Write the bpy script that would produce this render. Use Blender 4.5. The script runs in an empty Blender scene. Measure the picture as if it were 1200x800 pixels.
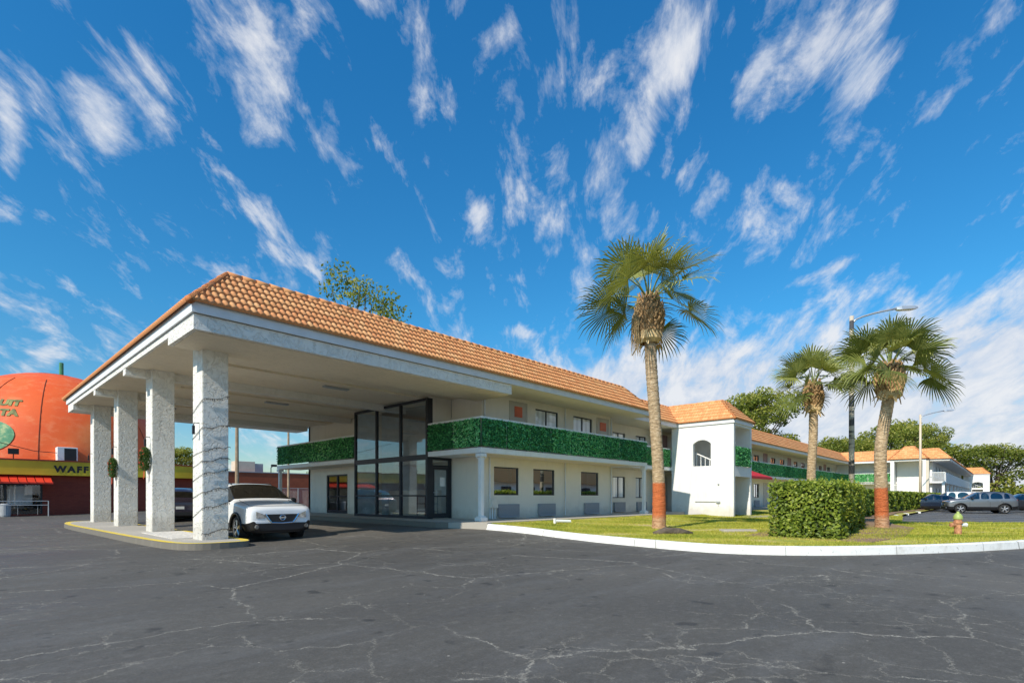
import bpy, bmesh, math, random
import numpy as np
from mathutils import Vector, Matrix
from mathutils.geometry import delaunay_2d_cdt
R = math.radians
random.seed(7); rng = np.random.default_rng(7)
sc = bpy.context.scene
COL = sc.collection

# ------------------------------------------------------------------ materials
def new_mat(name):
    m = bpy.data.materials.new(name); m.use_nodes = True
    nt = m.node_tree; b = nt.nodes['Principled BSDF']
    return m, nt, b
def N(nt, t, **k):
    n = nt.nodes.new(t)
    for a, v in k.items():
        if a in n.inputs: n.inputs[a].default_value = v
        else: setattr(n, a, v)
    return n
def ramp(nt, fac, stops, interp='LINEAR'):
    r = nt.nodes.new('ShaderNodeValToRGB'); r.color_ramp.interpolation = interp
    e = r.color_ramp.elements
    while len(e) < len(stops): e.new(0.5)
    for i, (p, c) in enumerate(stops):
        e[i].position = p
        e[i].color = (c, c, c, 1) if isinstance(c, (int, float)) else (*c, 1)
    nt.links.new(fac, r.inputs[0]); return r.outputs[0]
def pos(nt, obj=False):
    if obj: return nt.nodes.new('ShaderNodeTexCoord').outputs['Object']
    return nt.nodes.new('ShaderNodeNewGeometry').outputs['Position']
def noise(nt, vec, scale, detail=4, rough=.55, dist=0, out='Fac', stretch=None):
    if stretch:
        mp = nt.nodes.new('ShaderNodeMapping'); mp.inputs['Scale'].default_value = stretch
        nt.links.new(vec, mp.inputs[0]); vec = mp.outputs[0]
    n = nt.nodes.new('ShaderNodeTexNoise'); n.inputs['Scale'].default_value = scale
    n.inputs['Detail'].default_value = detail; n.inputs['Roughness'].default_value = rough
    n.inputs['Distortion'].default_value = dist
    nt.links.new(vec, n.inputs['Vector']); return n.outputs[out]
def mix(nt, fac, a, b, mode='MIX'):
    m = nt.nodes.new('ShaderNodeMix'); m.data_type = 'RGBA'; m.blend_type = mode
    for s, v in ((0, fac), (6, a), (7, b)):
        if isinstance(v, (int, float)): m.inputs[s].default_value = v if s == 0 else (v, v, v, 1)
        elif isinstance(v, tuple): m.inputs[s].default_value = (*v, 1)
        else: nt.links.new(v, m.inputs[s])
    return m.outputs[2]
def mth(nt, op, a, b=0.0, clamp=False):
    m = nt.nodes.new('ShaderNodeMath'); m.operation = op; m.use_clamp = clamp
    for i, v in ((0, a), (1, b)):
        if isinstance(v, (int, float)): m.inputs[i].default_value = v
        else: nt.links.new(v, m.inputs[i])
    return m.outputs[0]
def bump(nt, b, h, strength, dist=.02):
    n = nt.nodes.new('ShaderNodeBump'); n.inputs['Strength'].default_value = strength
    n.inputs['Distance'].default_value = dist
    nt.links.new(h, n.inputs['Height']); nt.links.new(n.outputs[0], b.inputs['Normal'])
def simple(name, col, rough=.6, metal=0, var=.12, vscale=3, bscale=None, bstr=.2, bdist=.01, obj=False, spec=None):
    m, nt, b = new_mat(name)
    p = pos(nt, obj)
    f = noise(nt, p, vscale, 5)
    c0 = tuple(max(0, c * (1 - var)) for c in col); c1 = tuple(min(1, c * (1 + var)) for c in col)
    nt.links.new(ramp(nt, f, [(.3, c0), (.7, c1)]), b.inputs['Base Color'])
    b.inputs['Roughness'].default_value = rough; b.inputs['Metallic'].default_value = metal
    if spec is not None: b.inputs['Specular IOR Level'].default_value = spec
    if bscale: bump(nt, b, noise(nt, p, bscale, 4), bstr, bdist)
    return m
M = {}
def stucco(name, col, rough=.85, strength=.9, dist=.03, scale=6, dark=.75, dirt=True):
    m, nt, b = new_mat(name); p = pos(nt)
    n1 = noise(nt, p, scale, 5, .6, .8); n2 = noise(nt, p, scale * 5, 4, .6)
    ridge = ramp(nt, n1, [(.40, 0), (.49, .75), (.52, 1), (.62, .8), (.8, .9)])
    h = mix(nt, .3, ridge, n2)
    d = tuple(c * dark for c in col)
    base = mix(nt, ramp(nt, n1, [(.455, 0), (.475, 1), (.49, 0)]), col, d)
    base = mix(nt, ramp(nt, noise(nt, p, .9, 4, .6), [(.45, 0), (.7, .35)]), base, tuple(c * .80 for c in col))
    if dirt:
        st = noise(nt, p, 1.2, 5, .6, stretch=(1, 1, .25))
        base = mix(nt, ramp(nt, st, [(.5, 0), (.75, .2)]), base, tuple(c * .78 for c in (col[0], col[1] * .97, col[2] * .9)))
    sz = nt.nodes.new('ShaderNodeSeparateXYZ'); nt.links.new(p, sz.inputs[0])
    lowd = mth(nt, 'ADD', sz.outputs[2], mth(nt, 'MULTIPLY', noise(nt, p, 2.5, 5, .7), -.8))
    base = mix(nt, ramp(nt, lowd, [(0, .38), (.35, 0)]), base, (.36, .31, .24))
    base = mix(nt, ramp(nt, noise(nt, p, 3.0, 4, .6, stretch=(1.6, 1.6, .12)), [(.56, 0), (.72, .16)]), base, (.42, .38, .32))
    nt.links.new(base, b.inputs['Base Color']); b.inputs['Roughness'].default_value = rough
    bump(nt, b, h, strength, dist); return m
M['stucco'] = stucco('rough_stucco', (.86, .83, .76), strength=.8, dist=.03, scale=7, dark=.88)
M['wall'] = stucco('smooth_stucco', (.82, .76, .65), strength=.3, dist=.008, scale=14, dark=.97)
M['white_wall'] = stucco('white_stucco', (.86, .85, .82), strength=.3, dist=.006, scale=14, dark=.98)
M['ceiling'] = stucco('ceiling_stucco', (.84, .73, .57), strength=.4, dist=.01, scale=3, dark=.9)
M['fascia'] = simple('painted_fascia', (.72, .73, .74), .6, var=.06, bscale=30, bstr=.15)
M['white'] = simple('white_paint', (.80, .80, .78), .5, var=.05, bscale=20, bstr=.08)
M['beige'] = simple('beige_paint', (.66, .58, .46), .6, var=.06)
M['grey'] = simple('grey_metal', (.36, .38, .40), .5, var=.08)
M['ptac'] = None
def louvre(name, col):
    m, nt, b = new_mat(name); g = pos(nt)
    s = nt.nodes.new('ShaderNodeSeparateXYZ'); nt.links.new(g, s.inputs[0])
    w = mth(nt, 'FRACT', mth(nt, 'MULTIPLY', s.outputs[2], 22.0))
    c = ramp(nt, w, [(0, tuple(x * .35 for x in col)), (.35, col), (1, col)])
    nt.links.new(c, b.inputs['Base Color']); b.inputs['Roughness'].default_value = .6
    bump(nt, b, w, .6, .01); return m
M['ptac'] = louvre('louvred_metal', (.36, .37, .39))
M['dark'] = simple('dark_frame', (.018, .022, .03), .4, var=.2)
M['black'] = simple('black_plastic', (.012, .012, .014), .45, var=.2, obj=True)
M['room'] = simple('dark_room', (.03, .03, .035), .9)
M['curtain'] = None
def curtain(name, col, freq=18):
    m, nt, b = new_mat(name); g = pos(nt)
    s = nt.nodes.new('ShaderNodeSeparateXYZ'); nt.links.new(g, s.inputs[0])
    a = mth(nt, 'ADD', s.outputs[0], s.outputs[1])
    w = mth(nt, 'SINE', mth(nt, 'MULTIPLY', a, float(freq)))
    c = ramp(nt, mth(nt, 'ADD', mth(nt, 'MULTIPLY', w, .5), .5), [(0, tuple(x * .72 for x in col)), (1, col)])
    nt.links.new(c, b.inputs['Base Color']); b.inputs['Roughness'].default_value = .9
    nt.links.new(c, b.inputs['Emission Color']); b.inputs['Emission Strength'].default_value = .0
    return m
M['curtain'] = curtain('blackout_curtain', (.88, .90, .92))
M['red_curtain'] = curtain('rose_curtain', (.45, .2, .18))
def glass(name, tint=(.8, .9, .9), trans=.55, ior=1.6, add=.05):
    m, nt, b = new_mat(name); nt.nodes.remove(b)
    out = nt.nodes['Material Output']
    gl = N(nt, 'ShaderNodeBsdfGlossy', Roughness=.02); gl.inputs['Color'].default_value = (.95, .97, 1, 1)
    tr = nt.nodes.new('ShaderNodeBsdfTransparent'); tr.inputs['Color'].default_value = (*[c * trans for c in tint], 1)
    bp = nt.nodes.new('ShaderNodeBump'); bp.inputs['Strength'].default_value = .05; bp.inputs['Distance'].default_value = .05
    nt.links.new(noise(nt, pos(nt), .9, 1), bp.inputs['Height']); nt.links.new(bp.outputs[0], gl.inputs['Normal'])
    ge = nt.nodes.new('ShaderNodeNewGeometry'); dt = nt.nodes.new('ShaderNodeVectorMath'); dt.operation = 'DOT_PRODUCT'
    nt.links.new(ge.outputs['Incoming'], dt.inputs[0]); nt.links.new(ge.outputs['Normal'], dt.inputs[1])
    k = mth(nt, 'POWER', mth(nt, 'SUBTRACT', 1.0, mth(nt, 'ABSOLUTE', dt.outputs['Value']), True), 5.0)
    f0 = ((ior - 1) / (ior + 1)) ** 2 * 1.8 + add
    f = mth(nt, 'ADD', mth(nt, 'MULTIPLY', k, 1 - f0), f0, True)
    mx = nt.nodes.new('ShaderNodeMixShader'); nt.links.new(f, mx.inputs[0])
    nt.links.new(tr.outputs[0], mx.inputs[1]); nt.links.new(gl.outputs[0], mx.inputs[2])
    nt.links.new(mx.outputs[0], out.inputs[0]); return m
M['glass'] = glass('window_glass', (1, 1, 1), 1.0, 1.5, .03)
M['lobby_glass'] = glass('lobby_glass', (.9, .97, 1.0), .97, 1.5, .15)
M['mirror_glass'] = glass('tinted_glass', (.5, .5, .5), .4, 2.0, .38)
M['car_glass'] = glass('car_glass', (.5, .55, .5), .35)
def tile_mat():
    m, nt, b = new_mat('terracotta_tiles'); p = pos(nt)
    at = nt.nodes.new('ShaderNodeAttribute'); at.attribute_name = 'face_tone'
    c = ramp(nt, at.outputs['Fac'], [(0, (.66, .26, .095)), (.4, (.74, .32, .12)), (.8, (.79, .37, .145)), (1, (.80, .42, .18))])
    f = noise(nt, p, 1.1, 6, .65)
    c = mix(nt, ramp(nt, f, [(.52, 0), (.72, .55)]), c, (.55, .32, .12))
    f2 = noise(nt, p, 9, 5, .7)
    c = mix(nt, ramp(nt, f2, [(.55, 0), (.75, .4)]), c, (.76, .5, .33))
    nt.links.new(c, b.inputs['Base Color']); b.inputs['Roughness'].default_value = .8
    bump(nt, b, noise(nt, p, 40, 4), .3, .01); return m
M['tile'] = tile_mat()
def leaf_mat(name, stops, trans=.35, rough=.45):
    m, nt, b = new_mat(name)
    at = nt.nodes.new('ShaderNodeAttribute'); at.attribute_name = 'face_tone'
    c = ramp(nt, at.outputs['Fac'], stops)
    nt.links.new(c, b.inputs['Base Color']); b.inputs['Roughness'].default_value = rough
    b.inputs['Specular IOR Level'].default_value = .3
    tl = nt.nodes.new('ShaderNodeBsdfTranslucent')
    nt.links.new(mix(nt, 1.0, c, (1.5, 1.45, .7), 'MULTIPLY'), tl.inputs[0])
    mx = nt.nodes.new('ShaderNodeMixShader'); mx.inputs[0].default_value = trans
    nt.links.new(b.outputs[0], mx.inputs[1]); nt.links.new(tl.outputs[0], mx.inputs[2])
    nt.links.new(mx.outputs[0], nt.nodes['Material Output'].inputs[0]); return m
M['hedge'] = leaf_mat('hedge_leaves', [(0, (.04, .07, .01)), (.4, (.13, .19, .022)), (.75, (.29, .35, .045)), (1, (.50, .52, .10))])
M['turf'] = leaf_mat('artificial_ivy', [(0, (.04, .20, .06)), (.4, (.11, .44, .15)), (.75, (.25, .66, .27)), (1, (.50, .85, .42))], .25)
M['turf_back'] = simple('ivy_backing', (.02, .12, .04), .8)
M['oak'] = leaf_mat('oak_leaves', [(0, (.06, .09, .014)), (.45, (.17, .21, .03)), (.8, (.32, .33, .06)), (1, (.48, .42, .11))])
M['palm'] = leaf_mat('palm_leaflets', [(0, (.06, .085, .022)), (.4, (.17, .20, .05)), (.75, (.38, .38, .11)), (1, (.66, .58, .26))], .22)
M['grass'] = leaf_mat('grass_blades', [(0, (.20, .26, .03)), (.5, (.42, .42, .06)), (1, (.66, .56, .14))], .3, .7)
M['wreath'] = leaf_mat('fir_needles', [(0, (.02, .06, .015)), (1, (.10, .17, .04))])
M['boot'] = simple('palm_boots', (.40, .25, .12), .9, var=.5, vscale=14, bscale=40, bstr=.6, obj=True)
M['boot2'] = simple('dry_sheath', (.60, .43, .22), .9, var=.35, vscale=10, obj=True)
M['bark'] = simple('oak_bark', (.11, .085, .06), .95, var=.4, vscale=6, bscale=12, bstr=.7, bdist=.05, obj=True)
def palm_trunk(paint_h):
    m, nt, b = new_mat('palm_trunk_bark'); p = pos(nt, True)
    s = nt.nodes.new('ShaderNodeSeparateXYZ'); nt.links.new(p, s.inputs[0])
    n1 = noise(nt, p, 7, 6, .65, stretch=(1, 1, 2.8)); n2 = noise(nt, p, 30, 4, .6, stretch=(1, 1, 3))
    c = ramp(nt, n1, [(.32, (.30, .20, .11)), (.5, (.52, .37, .22)), (.7, (.72, .56, .37))])
    ring = mth(nt, 'FRACT', mth(nt, 'ADD', mth(nt, 'MULTIPLY', s.outputs[2], 7.0), mth(nt, 'MULTIPLY', n1, 2.2)))
    c = mix(nt, ramp(nt, ring, [(0, .55), (.12, 0), (.9, 0), (1, .55)]), c, (.16, .10, .06))
    paint = ramp(nt, n2, [(.3, (.30, .06, .02)), (.5, (.60, .15, .045)), (.7, (.68, .24, .09))])
    hz = mth(nt, 'ADD', s.outputs[2], mth(nt, 'MULTIPLY', n2, .28))
    edge = mth(nt, 'GREATER_THAN', hz, paint_h + .14)
    lowf = mth(nt, 'LESS_THAN', mth(nt, 'ADD', s.outputs[2], mth(nt, 'MULTIPLY', n2, .9)), .85)
    fac = mth(nt, 'MAXIMUM', edge, mth(nt, 'MULTIPLY', lowf, .7))
    nt.links.new(mix(nt, fac, paint, c), b.inputs['Base Color'])
    b.inputs['Roughness'].default_value = .95
    bump(nt, b, mix(nt, .6, n1, ring), .9, .035); return m
def asphalt():
    m, nt, b = new_mat('sealed_asphalt'); p = pos(nt)
    big = noise(nt, p, .16, 5, .6, .6); fine = noise(nt, p, 55, 3, .8); mid = noise(nt, p, 1.3, 6, .65, stretch=(.35, 1, 1))
    c = ramp(nt, big, [(.3, (.068, .061, .051)), (.5, (.092, .083, .069)), (.72, (.126, .113, .094))])
    c = mix(nt, ramp(nt, mid, [(.5, 0), (.8, .5)]), c, (.17, .165, .158))
    c = mix(nt, ramp(nt, fine, [(.45, 0), (.8, .35)]), c, (.20, .195, .19))
    c = mix(nt, ramp(nt, fine, [(.2, .55), (.42, 0)]), c, (.02, .02, .022))
    gr = noise(nt, p, 11, 5, .85)
    c = mix(nt, ramp(nt, gr, [(.52, 0), (.72, .5)]), c, (.20, .185, .165))
    c = mix(nt, ramp(nt, gr, [(.28, .5), (.45, 0)]), c, (.035, .032, .030))
    # oil / tyre streaks
    st = noise(nt, p, .5, 4, .5, 1.0, stretch=(.15, 1.1, 1))
    c = mix(nt, ramp(nt, st, [(.5, 0), (.72, .45)]), c, (.068, .063, .060))
    sp = ramp(nt, noise(nt, p, 2.6, 3, .5), [(.30, .65), (.36, 0)]); c = mix(nt, sp, c, (.035, .033, .031))
    vo = nt.nodes.new('ShaderNodeTexVoronoi'); vo.inputs['Scale'].default_value = 3.2; nt.links.new(p, vo.inputs['Vector'])
    c = mix(nt, ramp(nt, vo.outputs['Distance'], [(0, .8), (.028, .8), (.04, 0)]), c, (.42, .38, .32))
    # cracks
    dv = nt.nodes.new('ShaderNodeTexNoise'); dv.inputs['Scale'].default_value = 1.1; dv.inputs['Detail'].default_value = 12; dv.inputs['Roughness'].default_value = .78
    nt.links.new(p, dv.inputs['Vector'])
    sub = nt.nodes.new('ShaderNodeVectorMath'); sub.operation = 'MULTIPLY_ADD'
    nt.links.new(dv.outputs['Color'], sub.inputs[0]); sub.inputs[1].default_value = (.75, .75, 0); nt.links.new(p, sub.inputs[2])
    fl = nt.nodes.new('ShaderNodeVectorMath'); fl.operation = 'MULTIPLY'; nt.links.new(sub.outputs[0], fl.inputs[0]); fl.inputs[1].default_value = (1, 1, 0)
    masks = []
    for sca, w, lo, hi, ms, seed in ((.30, .0014, .42, .46, .3, 0), (.95, .0036, .47, .51, .27, 31), (2.8, .0085, .57, .61, .35, 57)):
        v = nt.nodes.new('ShaderNodeTexVoronoi'); v.feature = 'DISTANCE_TO_EDGE'; v.inputs['Scale'].default_value = sca
        nt.links.new(fl.outputs[0], v.inputs['Vector'])
        line = ramp(nt, v.outputs['Distance'], [(0, 1), (w * .7, 1), (w, 0)])
        mp = nt.nodes.new('ShaderNodeMapping'); mp.inputs['Location'].default_value = (seed, seed, 0); nt.links.new(p, mp.inputs[0])
        mk = ramp(nt, noise(nt, mp.outputs[0], ms, 4, .65), [(lo, 0), (hi, 1)])
        br = ramp(nt, noise(nt, p, 5, 3, .7), [(.36, .15), (.60, 1)])
        masks.append(mth(nt, 'MULTIPLY', mth(nt, 'MULTIPLY', line, mk), br))
    cr = mth(nt, 'MAXIMUM', mth(nt, 'MAXIMUM', masks[0], masks[1]), masks[2])
    c = mix(nt, mth(nt, 'MULTIPLY', cr, .85), c, (.50, .46, .38))
    nt.links.new(c, b.inputs['Base Color'])
    nt.links.new(ramp(nt, st, [(.4, .78), (.7, .52)]), b.inputs['Roughness'])
    b.inputs['Specular IOR Level'].default_value = .35
    h = mix(nt, .5, fine, mth(nt, 'SUBTRACT', 1.0, cr)); bump(nt, b, h, .45, .012)
    return m
M['asphalt'] = asphalt()
def lawn_mat():
    m, nt, b = new_mat('lawn_soil'); p = pos(nt)
    a = noise(nt, p, .55, 6, .65); f = noise(nt, p, 9, 5, .7)
    c = ramp(nt, a, [(.32, (.26, .30, .04)), (.47, (.42, .40, .06)), (.58, (.62, .48, .16)), (.72, (.60, .42, .24))])
    c = mix(nt, ramp(nt, f, [(.4, 0), (.65, .5)]), c, (.22, .24, .03))
    nt.links.new(c, b.inputs['Base Color']); b.inputs['Roughness'].default_value = .95
    bump(nt, b, f, .6, .04); return m
M['lawn'] = lawn_mat()
def kerb_mat():
    m, nt, b = new_mat('white_kerb_paint'); p = pos(nt)
    a = noise(nt, p, 2.2, 6, .7); f = noise(nt, p, 14, 5, .7)
    c = mix(nt, ramp(nt, a, [(.50, 0), (.70, .55)]), (.84, .83, .79), (.52, .49, .43))
    c = mix(nt, ramp(nt, f, [(.60, 0), (.68, .7)]), c, (.36, .33, .29))
    mp = nt.nodes.new('ShaderNodeMapping'); mp.inputs['Rotation'].default_value = (0, 0, .9); nt.links.new(p, mp.inputs[0])
    s = nt.nodes.new('ShaderNodeSeparateXYZ'); nt.links.new(mp.outputs[0], s.inputs[0])
    for o_, sc_ in ((0, .42), (1, .38)):
        j = mth(nt, 'FRACT', mth(nt, 'MULTIPLY', s.outputs[o_], sc_))
        c = mix(nt, ramp(nt, j, [(0, .75), (.006, .75), (.009, 0)]), c, (.25, .23, .2))
    nt.links.new(c, b.inputs['Base Color']); b.inputs['Roughness'].default_value = .8
    bump(nt, b, f, .25, .01); return m
M['kerb_white'] = kerb_mat()
M['concrete'] = stucco('concrete', (.46, .43, .38), strength=.25, dist=.004, scale=10, dark=.9)
M['kerb_dark'] = stucco('dark_kerb', (.075, .072, .065), strength=.3, dist=.004, scale=10, dark=.9)
def worn_yellow():
    m, nt, b = new_mat('worn_yellow_paint'); p = pos(nt)
    f = noise(nt, p, 5, 6, .7)
    nt.links.new(ramp(nt, f, [(.34, (.45, .42, .34)), (.41, (.70, .54, .10)), (.6, (.80, .56, .04))]), b.inputs['Base Color'])
    b.inputs['Roughness'].default_value = .7; return m
M['yellow'] = worn_yellow()
M['mulch'] = simple('mulch', (.30, .19, .11), .95, var=.5, vscale=20, bscale=25, bstr=.8, bdist=.04)
M['far_ground'] = simple('far_ground', (.16, .15, .07), .95, var=.35, vscale=.08)
def brick(name, c1, c2, mo, sc_=5.0):
    m, nt, b = new_mat(name); g = pos(nt)
    s = nt.nodes.new('ShaderNodeSeparateXYZ'); nt.links.new(g, s.inputs[0])
    cb = nt.nodes.new('ShaderNodeCombineXYZ'); nt.links.new(mth(nt, 'ADD', s.outputs[0], s.outputs[1]), cb.inputs[0]); nt.links.new(s.outputs[2], cb.inputs[1])
    t = nt.nodes.new('ShaderNodeTexBrick'); t.inputs['Scale'].default_value = sc_
    t.inputs['Color1'].default_value = (*c1, 1); t.inputs['Color2'].default_value = (*c2, 1); t.inputs['Mortar'].default_value = (*mo, 1)
    t.inputs['Mortar Size'].default_value = .012
    nt.links.new(cb.outputs[0], t.inputs['Vector'])
    c = mix(nt, .35, t.outputs['Color'], ramp(nt, noise(nt, g, .7, 5), [(.35, tuple(x * .6 for x in c1)), (.7, c2)]))
    nt.links.new(c, b.inputs['Base Color']); b.inputs['Roughness'].default_value = .8; return m
M['red_brick'] = brick('red_painted_brick', (.24, .035, .018), (.30, .05, .025), (.13, .03, .02), 2.4)
M['red_brick2'] = brick('orange_brick', (.34, .075, .03), (.42, .10, .04), (.2, .06, .03), 2.0)
def yellow_band():
    m, nt, b = new_mat('yellow_sign_paint'); p = pos(nt)
    f = noise(nt, p, .45, 3, .5)
    nt.links.new(ramp(nt, f, [(.3, (.55, .34, .01)), (.65, (.80, .58, .03))]), b.inputs['Base Color'])
    b.inputs['Roughness'].default_value = .45; return m
M['yellow_sign'] = yellow_band()
M['red_metal'] = simple('red_awning_metal', (.75, .045, .02), .45, var=.12)
M['crimson'] = simple('crimson_canvas', (.55, .02, .03), .7)
def dome_mat():
    m, nt, b = new_mat('faded_orange_paint'); p = pos(nt)
    a = noise(nt, p, .22, 5, .6); f = noise(nt, p, 1.3, 6, .7, stretch=(1, 1, 1.6)); g = noise(nt, p, 4, 5, .7, stretch=(.5, .5, 2))
    c = ramp(nt, a, [(.3, (.78, .085, .012)), (.55, (.86, .13, .018)), (.75, (.88, .24, .06))])
    c = mix(nt, ramp(nt, f, [(.5, 0), (.75, .6)]), c, (.90, .30, .12))
    c = mix(nt, ramp(nt, g, [(.62, 0), (.75, .4)]), c, (.5, .05, .02))
    nt.links.new(c, b.inputs['Base Color']); b.inputs['Roughness'].default_value = .6
    bump(nt, b, f, .3, .05); return m
M['dome'] = dome_mat()
M['faded_green'] = simple('faded_green_paint', (.22, .22, .07), .7, var=.6, vscale=2.5)
def leafpaint():
    m, nt, b = new_mat('painted_leaf'); p = pos(nt)
    f = noise(nt, p, 2.2, 6, .7)
    nt.links.new(ramp(nt, f, [(.35, (.03, .22, .10)), (.52, (.10, .30, .14)), (.66, (.45, .50, .22)), (.8, (.7, .45, .3))]), b.inputs['Base Color'])
    b.inputs['Roughness'].default_value = .6; return m
M['leafpaint'] = leafpaint()
M['seam'] = simple('seam_line', (.20, .04, .015), .8)
M['steel'] = simple('galvanised_steel', (.62, .63, .63), .35, metal=.6, var=.08, obj=True)
def pole_mat():
    m, nt, b = new_mat('weathered_pole'); p = pos(nt, True)
    f = noise(nt, p, 1.15, 3, .6, stretch=(.2, .2, 1))
    nt.links.new(ramp(nt, f, [(.49, (.06, .06, .065)), (.52, (.50, .43, .34)), (.7, (.70, .62, .50))]), b.inputs['Base Color'])
    b.inputs['Roughness'].default_value = .6; return m
M['pole'] = pole_mat()
M['beige_pole'] = simple('beige_pole_paint', (.62, .50, .36), .5, var=.08)
M['wood'] = simple('utility_pole_wood', (.34, .25, .16), .9, var=.25, vscale=4)
M['fence'] = simple('fence_wire', (.45, .45, .44), .5, metal=.5)
M['interior'] = simple('interior_wall', (.72, .80, .85), .8)
M['interior_warm'] = simple('interior_tan', (.62, .55, .46), .8)
M['hyd'] = simple('hydrant_rust_paint', (.48, .22, .11), .7, var=.5, vscale=12, obj=True)
M['hydcap'] = simple('hydrant_green_cap', (.36, .44, .12), .5, obj=True)
M['chrome'] = simple('chrome', (.75, .76, .78), .15, metal=1, var=.03, obj=True)
M['tyre'] = simple('tyre_rubber', (.018, .018, .018), .85, var=.2, obj=True)
M['rim'] = simple('alloy_rim', (.62, .62, .63), .3, metal=.7, var=.05, obj=True)
def paint(name, col, metal=.0, rough=.3):
    m, nt, b = new_mat(name); p = pos(nt, True)
    f = noise(nt, p, 2, 4)
    nt.links.new(ramp(nt, f, [(.3, tuple(c * .94 for c in col)), (.7, col)]), b.inputs['Base Color'])
    b.inputs['Roughness'].default_value = rough; b.inputs['Metallic'].default_value = metal
    b.inputs['Coat Weight'].default_value = .8; b.inputs['Coat Roughness'].default_value = .06; return m
M['lamp'] = simple('headlamp_lens', (.30, .29, .27), .1, metal=.6, var=.7, vscale=9, obj=True)
M['taillamp'] = simple('tail_lamp_red', (.45, .015, .02), .2, obj=True)
M['plate'] = simple('number_plate', (.75, .76, .74), .4, obj=True)
M['red_sign'] = simple('red_notice', (.62, .13, .06), .6)
M['paper'] = simple('paper_notice', (.8, .8, .78), .7)
M['berries'] = simple('red_berries', (.55, .07, .02), .5, obj=True)
M['gravel'] = simple('pale_gravel', (.62, .58, .52), .95, var=.35, vscale=14, bscale=30, bstr=.8)
M['teal'] = simple('teal_paint', (.06, .25, .12), .6)
M['roofdeck'] = simple('roof_membrane', (.5, .5, .48), .9)

# ------------------------------------------------------------------ mesh helpers
class MB:
    def __init__(s): s.v = []; s.f = []; s.r = []
    def quad(s, a, b, c, d, r=None):
        n = len(s.v); s.v += [a, b, c, d]; s.f.append((n, n + 1, n + 2, n + 3)); s.r.append(random.random() if r is None else r)
    def tri(s, a, b, c):
        n = len(s.v); s.v += [a, b, c]; s.f.append((n, n + 1, n + 2)); s.r.append(random.random())
    def box(s, x0, x1, y0, y1, z0, z1):
        n = len(s.v)
        s.v += [(x0, y0, z0), (x1, y0, z0), (x1, y1, z0), (x0, y1, z0), (x0, y0, z1), (x1, y0, z1), (x1, y1, z1), (x0, y1, z1)]
        for q in ((0, 3, 2, 1), (4, 5, 6, 7), (0, 1, 5, 4), (1, 2, 6, 5), (2, 3, 7, 6), (3, 0, 4, 7)):
            s.f.append(tuple(n + i for i in q)); s.r.append(random.random())
        return s
    def tube(s, pts, rad, n=8, caps=True):
        pts = [Vector(p) for p in pts]
        if not hasattr(rad, '__len__'): rad = [rad] * len(pts)
        rings = []
        up = Vector((0, 0, 1)); prev = None
        for i, p in enumerate(pts):
            t = (pts[min(i + 1, len(pts) - 1)] - pts[max(i - 1, 0)]).normalized()
            if prev is None:
                a = t.cross(up) if abs(t.z) < .95 else t.cross(Vector((1, 0, 0)))
            else: a = prev - t * prev.dot(t)
            a.normalize(); prev = a; b = t.cross(a)
            base = len(s.v); rings.append(base)
            for k in range(n):
                q = p + (a * math.cos(2 * math.pi * k / n) + b * math.sin(2 * math.pi * k / n)) * rad[i]
                s.v.append(tuple(q))
        for i in range(len(rings) - 1):
            for k in range(n):
                s.f.append((rings[i] + k, rings[i] + (k + 1) % n, rings[i + 1] + (k + 1) % n, rings[i + 1] + k)); s.r.append(random.random())
        if caps:
            s.f.append(tuple(rings[0] + k for k in range(n))[::-1]); s.r.append(0)
            s.f.append(tuple(rings[-1] + k for k in range(n))); s.r.append(0)
        return s
    def cyl(s, p0, p1, r0, r1=None, n=12): return s.tube([p0, p1], [r0, r0 if r1 is None else r1], n)
    def lathe(s, prof, c=(0, 0, 0), n=20, axis='z'):
        rings = []
        for (r, z) in prof:
            rings.append(len(s.v))
            for k in range(n):
                a = 2 * math.pi * k / n; x, y = r * math.cos(a), r * math.sin(a)
                s.v.append((c[0] + x, c[1] + y, c[2] + z) if axis == 'z' else ((c[0] + z, c[1] + x, c[2] + y) if axis == 'x' else (c[0] + x, c[1] + z, c[2] + y)))
        for i in range(len(rings) - 1):
            for k in range(n):
                s.f.append((rings[i] + k, rings[i] + (k + 1) % n, rings[i + 1] + (k + 1) % n, rings[i + 1] + k)); s.r.append(random.random())
        return s
    def prism(s, poly, z0, z1):
        n = len(poly); b = len(s.v)
        s.v += [(p[0], p[1], z0) for p in poly] + [(p[0], p[1], z1) for p in poly]
        s.f.append(tuple(b + i for i in range(n))[::-1]); s.f.append(tuple(b + n + i for i in range(n)))
        for i in range(n): s.f.append((b + i, b + (i + 1) % n, b + n + (i + 1) % n, b + n + i))
        s.r += [random.random() for _ in range(n + 2)]; return s
    def build(s, name, mat, parent=None, off=(0, 0, 0), smooth=False, bevel=0):
        me = bpy.data.meshes.new(name)
        o3 = off
        me.from_pydata([(a - o3[0], b - o3[1], c - o3[2]) for a, b, c in s.v], [], s.f)
        at = me.attributes.new('face_tone', 'FLOAT', 'FACE'); at.data.foreach_set('value', s.r)
        me.materials.append(mat)
        if smooth: me.polygons.foreach_set('use_smooth', [True] * len(me.polygons))
        me.update()
        o = bpy.data.objects.new(name, me); COL.objects.link(o)
        if parent: o.parent = parent
        if bevel:
            md = o.modifiers.new('bevel', 'BEVEL'); md.width = bevel; md.segments = 2; md.limit_method = 'ANGLE'
        return o
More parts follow.
